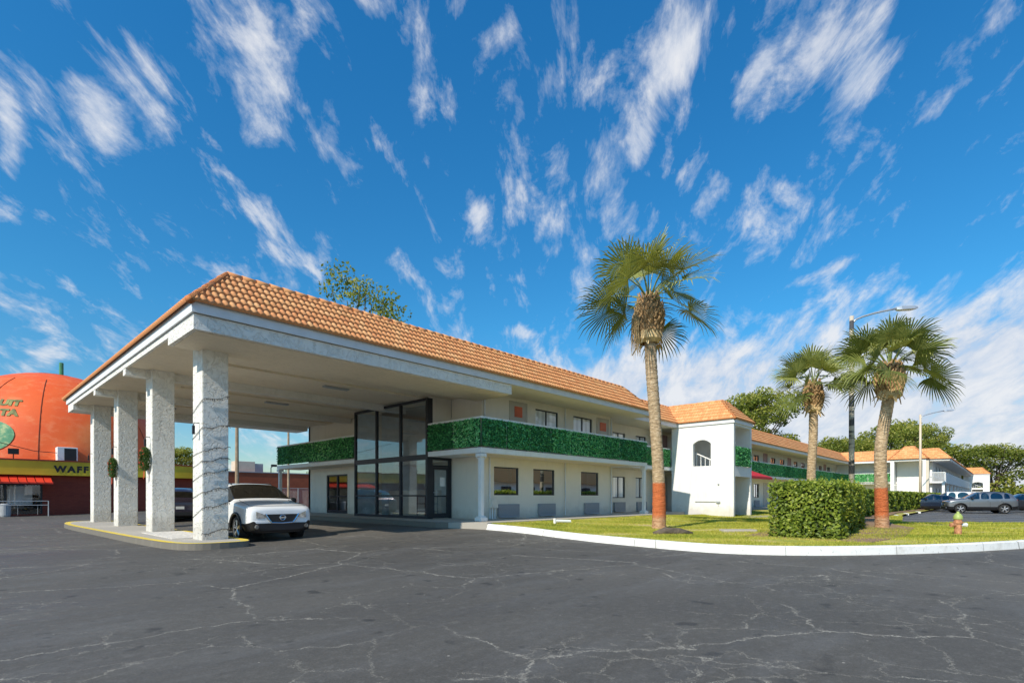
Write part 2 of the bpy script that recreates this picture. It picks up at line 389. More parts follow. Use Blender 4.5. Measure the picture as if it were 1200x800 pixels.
def np_mesh(name, verts, nper, mat, parent=None, face_tone=None, smooth=False):
    """verts (F,nper,3) -> separate polygons"""
    F = verts.shape[0]
    me = bpy.data.meshes.new(name)
    me.vertices.add(F * nper); me.vertices.foreach_set('co', verts.reshape(-1).astype(np.float32))
    me.loops.add(F * nper); me.loops.foreach_set('vertex_index', np.arange(F * nper, dtype=np.int32))
    me.polygons.add(F); me.polygons.foreach_set('loop_start', np.arange(0, F * nper, nper, dtype=np.int32))
    me.polygons.foreach_set('loop_total', np.full(F, nper, dtype=np.int32))
    at = me.attributes.new('face_tone', 'FLOAT', 'FACE')
    at.data.foreach_set('value', (rng.random(F) if face_tone is None else face_tone).astype(np.float32))
    me.materials.append(mat); me.update(); me.validate()
    o = bpy.data.objects.new(name, me); COL.objects.link(o)
    if parent: o.parent = parent
    return o
def tag(o, label=None, cat=None, group=None, kind=None):
    if label: o['label'] = label
    if cat: o['category'] = cat
    if group: o['group'] = group
    if kind: o['kind'] = kind
    return o
def empty(name, loc, label, cat, group=None, rz=0):
    o = bpy.data.objects.new(name, None); COL.objects.link(o); o.location = loc; o.rotation_euler = (0, 0, rz)
    o.empty_display_size = .2
    return tag(o, label, cat, group)
def dup(root, loc, rz, label, sx=None):
    def cp(o, par):
        c = o.copy(); COL.objects.link(c)
        if par: c.parent = par
        for ch in o.children: cp(ch, c)
        return c
    r = cp(root, None); r.location = loc; r.rotation_euler = (0, 0, rz); r['label'] = label
    if sx: r.scale = sx if hasattr(sx, '__len__') else (sx, sx, sx)
    return r
def leaves(centers, size, flat=.0, normal_bias=None, aspect=.55, outward=None):
    n = len(centers)
    d = rng.normal(size=(n, 3))
    if outward is not None: d = d * .8 + outward * 1.3
    d /= np.linalg.norm(d, axis=1)[:, None]
    ref = rng.normal(size=(n, 3)); a = np.cross(d, ref); a /= np.linalg.norm(a, axis=1)[:, None]; b = np.cross(d, a)
    s = size * (.6 + .8 * rng.random((n, 1)))
    v = np.empty((n, 4, 3))
    v[:, 0] = centers - a * s; v[:, 1] = centers - b * s * aspect; v[:, 2] = centers + a * s; v[:, 3] = centers + b * s * aspect
    return v
def ss(t): t = min(1, max(0, t)); return t * t * (3 - 2 * t)

# ------------------------------------------------------------------ ground levels
def H(x, y):     # asphalt height: the lot rises gently to the lobby kerb
    return .2 * ss((x - 4) / 7) * ss((y - 8) / 6.5) * (1 - ss((x - 17) / 6))
def LZ(x, y):    # lawn height
    z = .17 + .17 * ss((y - 8.5) / 4.5) * (1 - ss((x - 22) / 6) * ss((13.8 - y) / 3))
    return z - .06 * ss((x - 18) / 10) * (1 - ss((y - 8) / 5))
def sheet(name, poly, zf, mat, step=1.0, kind='structure', jitter=0):
    xs = [p[0] for p in poly]; ys = [p[1] for p in poly]
    pts = [Vector((p[0], p[1])) for p in poly]; n = len(pts)
    # densify edges
    bd = []
    for i in range(n):
        a, b = pts[i], pts[(i + 1) % n]; k = max(1, int((b - a).length / step))
        for j in range(k): bd.append(a + (b - a) * j / k)
    nb = len(bd); edges = [(i, (i + 1) % nb) for i in range(nb)]
    inner = []
    x = min(xs)
    while x < max(xs):
        y = min(ys)
        while y < max(ys): inner.append(Vector((x + random.uniform(-.1, .1) * step, y + random.uniform(-.1, .1) * step))); y += step
        x += step
    vs, _, fs, *_ = delaunay_2d_cdt(bd + inner, edges, [list(range(nb))], 1, 1e-4)
    me = bpy.data.meshes.new(name)
    me.from_pydata([(v.x, v.y, zf(v.x, v.y)) for v in vs], [], fs)
    me.materials.append(mat); me.polygons.foreach_set('use_smooth', [True] * len(me.polygons)); me.update()
    o = bpy.data.objects.new(name, me); COL.objects.link(o); tag(o, kind=kind); return o

# far ground
g = MB(); g.quad((-900, -900, -.06), (1500, -900, -.06), (1500, 1500, -.06), (-900, 1500, -.06)); tag(g.build('ground', M['far_ground']), kind='structure')
sheet('parking_lot', [(-60, -40), (140, -40), (140, 12.5), (60, 14.5), (34, 16), (34, 60), (-60, 60)], H, M['asphalt'], 1.6)

# kerb line (asphalt side), white painted
kerb = [(11.55, 13.45), (12.0, 12.2), (12.2, 11.0), (12.15, 9.9), (11.85, 8.2), (11.5, 6.5), (11.3, 5.2), (11.35, 4.3), (11.8, 3.35), (12.75, 2.3), (14.5, 1.05), (17.0, -.25), (21, -1.9), (27, -3.9), (36, -6.4), (50, -9.5)]
def smooth_line(P, k=6):
    out = []
    for i in range(len(P) - 1):
        p0 = Vector(P[max(i - 1, 0)]); p1 = Vector(P[i]); p2 = Vector(P[i + 1]); p3 = Vector(P[min(i + 2, len(P) - 1)])
        for j in range(k):
            t = j / k
            out.append(.5 * ((2 * p1) + (-p0 + p2) * t + (2 * p0 - 5 * p1 + 4 * p2 - p3) * t * t + (-p0 + 3 * p1 - 3 * p2 + p3) * t ** 3))
    out.append(Vector(P[-1])); return out
KL = smooth_line(kerb)
def offset_line(L, d):
    o = []
    for i, p in enumerate(L):
        t = (L[min(i + 1, len(L) - 1)] - L[max(i - 1, 0)]).normalized(); o.append(p + Vector((-t.y, t.x)) * d)
    return o
def kerb_mesh(name, L, w, hfun, zfun, mat, closed=False, lip=.02):
    """L runs with the raised side on its left"""
    inner = offset_line(L, w); top = offset_line(L, lip)
    mb = MB(); n = len(L)
    rng_i = range(n if closed else n - 1)
    for i in rng_i:
        j = (i + 1) % n
        a, b = L[i], L[j]; ta, tb = top[i], top[j]; ia, ib = inner[i], inner[j]
        za, zb = zfun(a.x, a.y), zfun(b.x, b.y); ha, hb = za + hfun, zb + hfun
        mb.quad((a.x, a.y, za - .05), (b.x, b.y, zb - .05), (tb.x, tb.y, hb - .02), (ta.x, ta.y, ha - .02))
        ta2, tb2 = ta + (ia - ta).normalized() * .02, tb + (ib - tb).normalized() * .02
        mb.quad((ta.x, ta.y, ha - .02), (tb.x, tb.y, hb - .02), (tb2.x, tb2.y, hb), (ta2.x, ta2.y, ha))
        mb.quad((ta2.x, ta2.y, ha), (tb2.x, tb2.y, hb), (ib.x, ib.y, hb), (ia.x, ia.y, ha))
        mb.quad((ia.x, ia.y, ha), (ib.x, ib.y, hb), (ib.x, ib.y, zb - .1), (ia.x, ia.y, za - .1))
    return tag(mb.build(name, mat), kind='structure')
kerb_mesh('kerb', KL[::-1], -.0 + .17, .185, H, M['kerb_white']) if False else None
KR = KL[::-1]
# reversed line would put the lawn on the right; use the forward line with the lawn on its left
def left_ok():  # lawn lies towards +x: forward line runs to -y, left of it is +x
    return True
kerb_mesh('kerb', KL, .17, .18, H, M['kerb_white'])
LK = [tuple(p) for p in offset_line(KL, .16)]
lawn_poly = LK + [(50, -6.0), (33.5, -4.6), (31.2, -.8), (28.6, 3.3), (40, 4.6), (75, 4.6), (75, 12.6), (34, 12.9), (31.3, 12.9), (31.2, 12.25), (12.4, 12.25), (12.15, 12.25)]
def lawn_z(x, y):
    return LZ(x, y)
LAWN = sheet('lawn', lawn_poly, lawn_z, M['lawn'], .6)

# walkway round the building
def flat_slab(name, poly, z0, z1, mat): return tag(MB().prism(poly, z0, z1).build(name, mat), kind='structure')
W = [(11.1, 32), (11.1, 13.75), (11.3, 13.45), (12.0, 12.25), (23.9, 12.25), (24.1, 13.2), (31.3, 13.2), (31.3, 12.9), (60, 12.9), (60, 31), (14, 32)]
flat_slab('walkway', W, -.05, .365, M['concrete'])
flat_slab('walkway_kerb', [(11.07, 32), (11.07, 13.74), (11.28, 13.42), (11.62, 13.28), (11.7, 13.4), (11.4, 13.6), (11.22, 13.8), (11.22, 32)], -.05, .369, M['kerb_dark'])  # the canopy shade on this kerb is put into its dark colour
# step slab at the foot of the stair tower
flat_slab('path', [(28.9, 10.4), (31.3, 10.4), (33, 9.6), (31.4, 9.0), (30.0, 8.9), (28.75, 9.6)], 0, .155, M['concrete'])

# island under the columns
isl = [(3.2, 25.6), (3.25, 22), (3.33, 17.9), (3.42, 15.3), (3.55, 14.0), (3.75, 13.45), (4.15, 13.2), (4.7, 13.18), (5.0, 13.3), (5.15, 13.7), (5.18, 14.4), (5.18, 20), (5.18, 27), (5.1, 29), (4.6, 29.8), (3.8, 29.3), (3.35, 27.8)]
IL = [Vector(p) for p in isl]
def closed_smooth(P, k=3):
    n = len(P); out = []
    for i in range(n):
        p0, p1, p2, p3 = P[i - 1], P[i], P[(i + 1) % n], P[(i + 2) % n]
        for j in range(k):
            t = j / k
            out.append(.5 * ((2 * p1) + (-p0 + p2) * t + (2 * p0 - 5 * p1 + 4 * p2 - p3) * t * t + (-p0 + 3 * p1 - 3 * p2 + p3) * t ** 3))
    return out
IS = closed_smooth(IL)
flat_slab('traffic_island', [tuple(p) for p in IS], -.02, .15, M['kerb_dark'])
def inset(P, d):
    n = len(P); o = []
    for i in range(n):
        t = (P[(i + 1) % n] - P[i - 1]).normalized(); o.append(P[i] + Vector((-t.y, t.x)) * d)
    return o
i1, i2 = inset(IS, .012), inset(IS, .19)
mb = MB(); nI = len(IS)
for i in range(nI):
    j = (i + 1) % nI
    mb.quad((*i1[i], .154), (*i1[j], .154), (*i2[j], .154), (*i2[i], .154))
tag(mb.build('kerb_paint', M['yellow']), kind='structure')
flat_slab('island_paving', [tuple(p) for p in i2], .1, .153, M['concrete'])
gp = [(3.9, 15.2), (4.95, 15.1), (4.98, 18.5), (3.95, 18.4)]
flat_slab('gravel_bed', gp, .12, .165, M['gravel'])

# mulch around hedge and palm
flat_slab('mulch_bed', [(14.2, 2.2), (17, 1.9), (22, 2.2), (24, 3.0), (31, 4.4), (43, 5.2), (74, 4.4), (74, 7), (43, 8), (30, 7.2), (20, 5.6), (14.3, 5.0)], 0, .185, M['mulch'])

# ------------------------------------------------------------------ motel building
B0 = (12.53, 13.1, .37)
motel = empty('motel_building', B0, 'two storey cream motel with terracotta roof, green ivy balcony and drive-through canopy', 'motel')
Fz, SOF, EV = .37, 5.13, 5.38
def wall(mb, p0, p1, z0, z1, ops, th=.2, side=1):
    """vertical wall from p0 to p1; thickness goes to the left (side=1) or right of p0->p1; openings (s0,s1,z0,z1) along the length"""
    p0, p1 = Vector(p0), Vector(p1); L = (p1 - p0).length; d = (p1 - p0) / L; n = Vector((-d.y, d.x)) * side * th
    S = sorted({0, L, *[o[0] for o in ops], *[o[1] for o in ops]}); Z = sorted({z0, z1, *[o[2] for o in ops], *[o[3] for o in ops]})
    P = lambda s, z, k: (p0.x + d.x * s + n.x * k, p0.y + d.y * s + n.y * k, z)
    for i in range(len(S) - 1):
        for j in range(len(Z) - 1):
            sm, zm = (S[i] + S[i + 1]) / 2, (Z[j] + Z[j + 1]) / 2
            if any(o[0] < sm < o[1] and o[2] < zm < o[3] for o in ops): continue
            a, b, c, e = S[i], S[i + 1], Z[j], Z[j + 1]
            mb.quad(P(a, c, 0), P(b, c, 0), P(b, e, 0), P(a, e, 0))
            mb.quad(P(b, c, 1), P(a, c, 1), P(a, e, 1), P(b, e, 1))
    for (a, b, c, e) in ops:
        mb.quad(P(a, c, 0), P(a, c, 1), P(a, e, 1), P(a, e, 0)); mb.quad(P(b, c, 1), P(b, c, 0), P(b, e, 0), P(b, e, 1))
        mb.quad(P(a, c, 1), P(a, c, 0), P(b, c, 0), P(b, c, 1)); mb.quad(P(a, e, 0), P(a, e, 1), P(b, e, 1), P(b, e, 0))
    for s in (0, L):
        mb.quad(P(s, z0, 0), P(s, z0, 1), P(s, z1, 1), P(s, z1, 0))
    mb.quad(P(0, z1, 0), P(L, z1, 0), P(L, z1, 1), P(0, z1, 1)); mb.quad(P(0, z0, 0), P(L, z0, 0), P(L, z0, 1), P(0, z0, 1))
FR = lambda p, d, n: (lambda s, k, z: (p[0] + d[0] * s + n[0] * k, p[1] + d[1] * s + n[1] * k, z))
def obox(mb, fr, s0, s1, k0, k1, z0, z1):
    n = len(mb.v)
    mb.v += [fr(s0, k0, z0), fr(s1, k0, z0), fr(s1, k1, z0), fr(s0, k1, z0), fr(s0, k0, z1), fr(s1, k0, z1), fr(s1, k1, z1), fr(s0, k1, z1)]
    for q in ((0, 3, 2, 1), (4, 5, 6, 7), (0, 1, 5, 4), (1, 2, 6, 5), (2, 3, 7, 6), (3, 0, 4, 7)):
        mb.f.append(tuple(n + i for i in q)); mb.r.append(random.random())
def window(fr, s0, s1, z0, z1, kind, parent, mull=True, label=None, off=B0):
    """fr(s,k,z): k>0 is into the wall"""
    f = MB(); t = .045
    for a in ((s0, s1, z0, z0 + t), (s0, s1, z1 - t, z1)): obox(f, fr, a[0], a[1], .04, .11, a[2], a[3])
    for a in ((s0, s0 + t), (s1 - t, s1)): obox(f, fr, a[0], a[1], .041, .109, z0 + t, z1 - t)
    if mull: m = (s0 + s1) / 2; obox(f, fr, m - t / 2, m + t / 2, .042, .108, z0 + t, z1 - t)
    o = f.build('window', M['dark'], parent, off)
    if label: o['label'] = label
    p = MB(); p.quad(fr(s0 + t, .075, z0 + t), fr(s1 - t, .075, z0 + t), fr(s1 - t, .075, z1 - t), fr(s0 + t, .075, z1 - t)); p.build('pane', M['mirror_glass' if kind == 'dark' else 'glass'], o)
    b = MB(); obox(b, fr, s0 - .3, s1 + .3, .9, .93, z0 - .3, z1 + .3)
    obox(b, fr, s0 - .05, s1 + .05, .21, .93, z0 - .3, z0 - .27)
    b.build('room_back', M['room'], o)
    if kind in ('curtain', 'red_curtain'):
        c = MB(); obox(c, fr, s0, s1, .085, .092, z0, z1); c.build('curtain', M[kind], o)
    elif kind == 'half':
        c = MB(); obox(c, fr, s0, s0 + (s1 - s0) * .45, .15, .16, z0, z1); c.build('curtain', M['curtain'], o)
    return o
# offsets inside window(): pieces parented to o use world verts shifted by B0 too
def _b(mb, name, mat, parent, **k): return mb.build(name, mat, parent, B0, **k)
_old = MB.build
def build2(s, name, mat, parent=None, off=None, smooth=False, bevel=0):
    if off is None: off = OFF[-1] if parent is not None else (0, 0, 0)
    return _old(s, name, mat, parent, off, smooth, bevel)
OFF = [B0]; MB.build = build2

# --- walls
mb = MB()
wx = [(14.31, 15.72), (16.61, 18.03), (19.97, 21.41)]; ux = [(16.75, 18.27), (19.39, 20.87)]
lowz = (1.27, 2.36); upz = (3.75, 4.86)
ops = [(a - 13.7, b - 13.7, *lowz) for a, b in wx] + [(a - 13.7, b - 13.7, *upz) for a, b in ux]
wall(mb, (13.7, 14.25), (22.5, 14.25), Fz - .3, SOF, ops)
wall(mb, (22.5, 14.455), (22.5, 15.25), Fz - .3, SOF, [], .2, 1)
bw = [(24.24, 25.5), (26.64, 27.8)]
farm = [36.2, 38.8, 43.2, 45.8, 50.2, 52.8, 57.2, 59.8, 64.2, 66.8, 70.6]
bops = [(a - 22.5, b - 22.5, 1.15, 2.3) for a, b in bw] + [(a - 22.5, b - 22.5, 3.75, 4.66) for a, b in bw]
bops += [(a - 22.5, a + 1.3 - 22.5, 1.15, 2.3) for a in farm] + [(a - 22.5, a + 1.3 - 22.5, 3.75, 4.7) for a in farm]
wall(mb, (22.5, 15.25), (75.2, 15.25), Fz - .3, SOF, bops)
dd = (28.0 - 23.85, 28.0 - 21.35)   # double door in end wall, measured from y=28
wall(mb, (13.7, 28.0), (13.7, 21.2), Fz - .3, SOF, [(28 - 26.0, 28 - 23.9, Fz, 2.34)], .2, 1)
wall(mb, (13.7, 16.0), (13.7, 14.455), Fz - .3, SOF, [], .2, 1)
wall(mb, (13.7, 28.0), (75, 28.0), Fz - .3, SOF, [], .2, -1)
mb.build('wall', M['wall'], motel)
FA = FR((0, 14.25), (1, 0), (0, 1)); FB = FR((0, 15.25), (1, 0), (0, 1))
for a, b in wx: window(FA, a, b, *lowz, 'dark', motel, mull=False)
for a, b in ux: window(FA, a, b, *upz, 'curtain', motel)
for a, b in bw: window(FB, a, b, 1.15, 2.3, 'curtain', motel); window(FB, a, b, 3.75, 4.66, 'curtain', motel)
for i, a in enumerate(farm):
    window(FB, a, a + 1.3, 1.15, 2.3, 'half', motel); window(FB, a, a + 1.3, 3.75, 4.7, 'red_curtain' if i % 2 else 'half', motel)
# doors
def door(fr, s0, s1, z0, z1, mat, sign=None, name='door'):
    f = MB()
    obox(f, fr, s0 - .06, s0, -.03, .02, z0, z1 + .06); obox(f, fr, s1, s1 + .06, -.03, .02, z0, z1 + .06); obox(f, fr, s0, s1, -.031, .02, z1, z1 + .059)
    obox(f, fr, s0, s1, -.012, .01, z0 + .01, z1)
    o = f.build(name, mat, motel)
    k = MB(); c = fr(s0 + .09, -.05, z0 + 1.0); k.cyl(fr(s0 + .09, -.012, z0 + 1.0), c, .025, n=8); k.cyl(c, fr(s0 + .2, -.05, z0 + 1.0), .012, n=6); k.build('handle', M['steel'], o)
    if sign:
        g_ = MB(); obox(g_, fr, sign[0], sign[1], -.03, -.014, sign[2], sign[3]); g_.build('notice', M['red_sign'], o)
M['door_grey'] = simple('door_paint', (.50, .46, .40), .55, var=.05)
M['door_rose'] = simple('rose_door', (.42, .24, .22), .6)
door(FA, 15.22, 16.15, 2.93, 4.93, M['door_grey'], (15.45, 15.9, 4.38, 4.8))
door(FA, 21.3, 22.2, 2.93, 4.93, M['door_grey'], (21.5, 22.02, 4.38, 4.78))
for X in (29.4, 34.4, 41.2, 48.2, 55.2, 62.2, 69.0):
    door(FB, X, X + .95, 2.93, 4.9, M['door_rose']); door(FB, X, X + .95, Fz, 2.35, M['door_grey'])
# pipes, joints, meter box
mb = MB()
for X in (14.05, 18.72): mb.tube([(X, 14.2, .4), (X, 14.2, 2.7)], .03, 8)
mb.tube([(18.72, 14.2, 2.95), (18.72, 14.2, 5.1)], .03, 8)
mb.tube([(13.78, 14.2, 2.95), (13.78, 14.2, 5.1)], .035, 8)
mb.tube([(22.45, 14.2, .4), (22.45, 14.2, 2.7)], .035, 8); mb.tube([(22.45, 14.2, 2.95), (22.45, 14.2, 5.1)], .035, 8)
mb.build('downpipe', M['fascia'], motel)
mb = MB(); mb.box(14.02, 14.36, 14.06, 14.24, .78, 1.12); o = mb.build('meter_box', M['wall'], motel, bevel=.01)
MB().tube([(14.12, 14.14, .37), (14.12, 14.14, .78)], .025, 8).tube([(14.25, 14.14, .37), (14.25, 14.14, .78)], .025, 8).build('conduit', M['white'], o)
# wall air conditioners
for a, b, Y in [(14.48, 15.66, 14.25), (16.88, 17.98, 14.25), (20.18, 21.33, 14.25), (24.3, 25.4, 15.25), (26.7, 27.75, 15.25)] + [(x + .1, x + 1.2, 15.25) for x in farm]:
    o = MB().box(a, b, Y - .10, Y - .003, .46, .92).build('air_conditioner', M['ptac'], motel, bevel=.008)
    MB().box(a + .03, b - .03, Y - .13, Y - .09, .40, .455).build('drip_tray', M['grey'], o)
# --- walkway ceilings and balcony slabs
slab = MB()
slab.box(12.5, 22.5, 13.07, 14.25, 2.72, 2.90); slab.box(22.5, 23.95, 13.07, 15.24, 2.72, 2.90)
slab.box(23.95, 28.5, 14.07, 15.24, 2.72, 2.90); slab.box(31.2, 74.0, 14.07, 15.24, 2.72, 2.90)
slab.box(28.5, 31.2, 14.0, 15.24, 2.72, 2.90)
slab.box(12.5, 13.7, 14.25, 16.0, 2.72, 2.90); slab.box(12.5, 13.7, 21.2, 29.23, 2.72, 2.90)
slab.build('balcony_slab', M['white_wall'], motel)
und = MB()
und.box(12.6, 22.5, 13.2, 14.245, 2.70, 2.718); und.box(24.0, 74, 14.2, 15.24, 2.70, 2.718); und.box(12.62, 13.69, 21.3, 29, 2.70, 2.718)
und.build('walkway_ceiling', M['ceiling'], motel)
cap = MB()
def rail(mb, p, q, z0=3.90, z1=3.965, w=.07):
    (x0, y0), (x1, y1) = p, q
    if y0 == y1: mb.box(min(x0, x1), max(x0, x1), y0 - w / 2, y0 + w / 2, z0, z1)
    else: mb.box(x0 - w / 2, x0 + w / 2, min(y0, y1), max(y0, y1), z0, z1)
rails = [((12.5, 13.1), (23.95, 13.1)), ((12.53, 13.14), (12.53, 15.97)), ((12.53, 21.25), (12.53, 29.2)), ((12.57, 29.2), (13.9, 29.2)), ((23.92, 13.14), (23.92, 14.06)), ((23.92, 14.1), (28.45, 14.1)), ((31.25, 14.1), (73.9, 14.1)), ((73.93, 14.06), (73.93, 9.4))]
for p, q in rails: rail(cap, p, q)
cap.build('handrail', M['white'], motel)
# --- ivy panels
def ivy_panel(p, q, z0, z1, nrm, dens=620, size=.045, name='ivy_panel'):
    p, q = np.array(p, float), np.array(q, float); L = np.linalg.norm(q - p); n = int(L * (z1 - z0) * dens)
    s = rng.random(n); z = z0 + (z1 - z0) * rng.random(n); k = rng.random(n) ** .7 * .05
    clump = .5 + .5 * np.sin(s * L * 7 + 3 * np.sin(z * 5)) * np.sin(z * 9 + s * L * 3)
    c = np.empty((n, 3)); c[:, 0] = p[0] + (q[0] - p[0]) * s + nrm[0] * (k + .012 + .02 * clump); c[:, 1] = p[1] + (q[1] - p[1]) * s + nrm[1] * (k + .012 + .02 * clump); c[:, 2] = z
    v = leaves(c, size, outward=np.array([nrm[0], nrm[1], .5])[None, :])
    v -= np.array(B0)
    tone = rng.normal(0, .13)
    r = np.clip(rng.random(n) ** 1.4 * .7 + k * 5 * clump + tone, 0, 1)
    o = np_mesh(name, v, 4, M['turf'], motel, r)
    b = MB(); x0, x1 = sorted((p[0], q[0])); y0, y1 = sorted((p[1], q[1]))
    if y0 == y1: b.box(x0, x1, y0 - .01, y0 + .01, z0 + .01, z1 - .01)
    else: b.box(x0 - .01, x0 + .01, y0, y1, z0 + .01, z1 - .01)
    b.build('backing', M['turf_back'], o)
def ivy_run(p, q, nrm, seg, z0=2.94, z1=3.9, dens=620, size=.045):
    p, q = Vector(p), Vector(q); L = (q - p).length; k = max(1, round(L / seg)); d = (q - p) / k
    for i in range(k):
        a = p + d * i + d.normalized() * .014; b = p + d * (i + 1) - d.normalized() * .03
        ivy_panel(a[:], b[:], z0, z1, nrm, dens * random.uniform(.85, 1.1), size)
ivy_run((12.53, 13.09), (23.95, 13.09), (0, -1), 1.27)
ivy_run((12.52, 13.1), (12.52, 15.98), (-1, 0), 1.4)
ivy_run((12.52, 21.25), (12.52, 29.2), (-1, 0), 2, dens=380, size=.045)
ivy_run((23.95, 14.09), (28.45, 14.09), (0, -1), 1.5)
ivy_run((31.25, 14.09), (73.9, 14.09), (0, -1), 3, dens=260, size=.065)
ivy_run((73.92, 14.06), (73.92, 9.45), (-1, 0), 2.3, dens=300, size=.07)
# --- posts
def post(x, y, z0=Fz, z1=2.70, w=.075):
    m = MB(); m.box(x - w, x + w, y - w, y + w, z0 + .16, z1 - .12)
    m.box(x - .16, x + .16, y - .16, y + .16, z0, z0 + .13); m.box(x - .12, x + .12, y - .12, y + .12, z0 + .13, z0 + .17)
    m.box(x - .14, x + .14, y - .14, y + .14, z1 - .12, z1)
    for dx, dy in ((1, 0), (0, 1)):   # corbels
        c = Vector((x, y, z1 - .28)); e = c + Vector((dx * .25, dy * .25, .17)); m.tube([c, e], .03, 6)
    m.build('post', M['white'], motel, bevel=.012)
post(12.62, 13.19); post(23.84, 13.19); post(12.62, 29.1)
# --- lobby glass box
def lobby():
    gl_o = MB(); X = 12.53; y0, y1 = 16.0, 21.2; T = .09
    ys = [y0 + .05, y0 + 1.75, y0 + 3.47, y1 - .05]
    for y in ys: gl_o.box(X - .05, X + .07, y - T / 2, y + T / 2, Fz, 4.95)
    for z0, z1 in ((Fz, Fz + .1), (1.22, 1.28), (2.62, 2.82), (4.86, 4.95)):
        for i in range(3): gl_o.box(X - .045, X + .06, ys[i] + T / 2, ys[i + 1] - T / 2, z0, z1)
    gl_o.box(X + .07, X + 1.17, y0 - .0, y0 + .1, 2.62, 2.72); gl_o.box(13.58, 13.69, y0, y0 + .1, Fz, 2.62)
    gl_o.box(X - .06, X + .2, y0 - .03, y0 + .005, Fz, 4.95)
    gl_o.box(X + .2, X + 1.06, y0 + .01, y0 + .08, 2.36, 2.42)
    o = gl_o.build('lobby_frame', M['dark'], motel)
    for i in range(3):
        for z0, z1 in ((Fz + .1, 1.22), (1.28, 2.62), (2.82, 4.86)):
            MB().quad((X, ys[i] + T / 2, z0), (X, ys[i + 1] - T / 2, z0), (X, ys[i + 1] - T / 2, z1), (X, ys[i] + T / 2, z1)).__class__
            m = MB(); m.quad((X, ys[i] + T / 2, z0), (X, ys[i + 1] - T / 2, z0), (X, ys[i + 1] - T / 2, z1), (X, ys[i] + T / 2, z1)); m.build('pane', M['lobby_glass'], o)
    m = MB(); m.quad((X + .2, y0 + .045, 2.42), (X + 1.05, y0 + .045, 2.42), (X + 1.05, y0 + .045, 2.62), (X + .2, y0 + .045, 2.62)); m.build('pane', M['lobby_glass'], o)
    MB().box(X + .08, 13.69, y0 + .012, y0 + .09, 2.83, 5.05).build('side_panel', M['wall'], motel)
    # side door
    d = MB(); a, b = X + .22, X + 1.04; yy0, yy1 = y0 + .01, y0 + .07
    d.box(a, a + .1, yy0, yy1, Fz + .02, 2.35); d.box(b - .1, b, yy0, yy1, Fz + .02, 2.35)
    for z0, z1 in ((Fz + .02, Fz + .2), (1.2, 1.26), (2.25, 2.35)): d.box(a + .1, b - .1, yy0, yy1, z0, z1)
    do = d.build('door', M['dark'], motel); do['label'] = 'black framed glass lobby door with a white paper notice'
    m = MB(); m.quad((a + .1, y0 + .04, Fz + .2), (b - .1, y0 + .04, Fz + .2), (b - .1, y0 + .04, 2.25), (a + .1, y0 + .04, 2.25)); m.build('pane', M['lobby_glass'], do)
    MB().box(a + .38, a + .62, y0 + .025, y0 + .034, 1.62, 1.96).build('notice', M['paper'], do)
    MB().tube([(a + .14, y0 - .05, 1.25), (a + .14, y0 - .05, 1.5)], .015, 8).box(a + .05, a + .24, y0 - .06, y0 + .01, 1.36, 1.39).build('handle', M['steel'], do)
    # interior, seen through the glass
    r = MB()
    r.box(16.6, 16.7, 15.0, 24, Fz, 5.0); r.box(12.62, 16.6, 21.3, 21.4, Fz, 5.0); r.box(13.75, 16.6, 15.9, 15.95, Fz, 5.0)
    r.build('interior_wall', M['interior'], motel)
    MB().box(12.6, 16.6, 16.05, 21.3, Fz - .02, Fz + .012).build('interior_floor', M['interior_warm'], motel)
    MB().box(14.6, 16.6, 16.1, 21.29, 2.7, 2.9).build('interior_ceiling', M['interior_warm'], motel)
    MB().box(14.3, 15.0, 18.2, 21.2, Fz, 1.5).build('reception_desk', M['interior_warm'], motel)
    c = MB()   # lounge cart near the glass
    for yy in (16.5, 17.3):
        for xx in (13.0, 13.4): c.tube([(xx, yy, Fz), (xx, yy, 1.25)], .018, 6)
    for zz in (.62, .92, 1.2): c.box(12.98, 13.42, 16.48, 17.32, zz, zz + .025)
    co = c.build('luggage_cart', M['black']); 
    return co
CART = lobby()
for v_ in CART.data.vertices: pass
CART.name = 'serving_trolley'; tag(CART, 'small black metal trolley standing just inside the lobby glass', 'trolley')
# double door on the end wall
FD = FR((13.7, 28.0), (0, -1), (1, 0))
m = MB(); s0, s1 = 2.0, 4.1
for a, b in ((s0, s0 + .08), ((s0 + s1) / 2 - .06, (s0 + s1) / 2 + .06), (s1 - .08, s1)): obox(m, FD, a, b, .03, .12, Fz, 2.34)
for z0, z1 in ((Fz, Fz + .16), (1.2, 1.26), (2.26, 2.34)):
    obox(m, FD, s0 + .08, (s0 + s1) / 2 - .06, .031, .119, z0, z1); obox(m, FD, (s0 + s1) / 2 + .06, s1 - .08, .031, .119, z0, z1)
o = m.build('door', M['dark'], motel); o['label'] = 'black framed glass double door under the far balcony'
m = MB(); m.quad(FD(s0, .07, Fz), FD(s1, .07, Fz), FD(s1, .07, 2.3), FD(s0, .07, 2.3)); m.build('pane', M['lobby_glass'], o)
m = MB(); obox(m, FD, s0 - .4, s1 + .4, 1.4, 1.43, Fz, 2.6); m.build('room_back', M['room'], o)

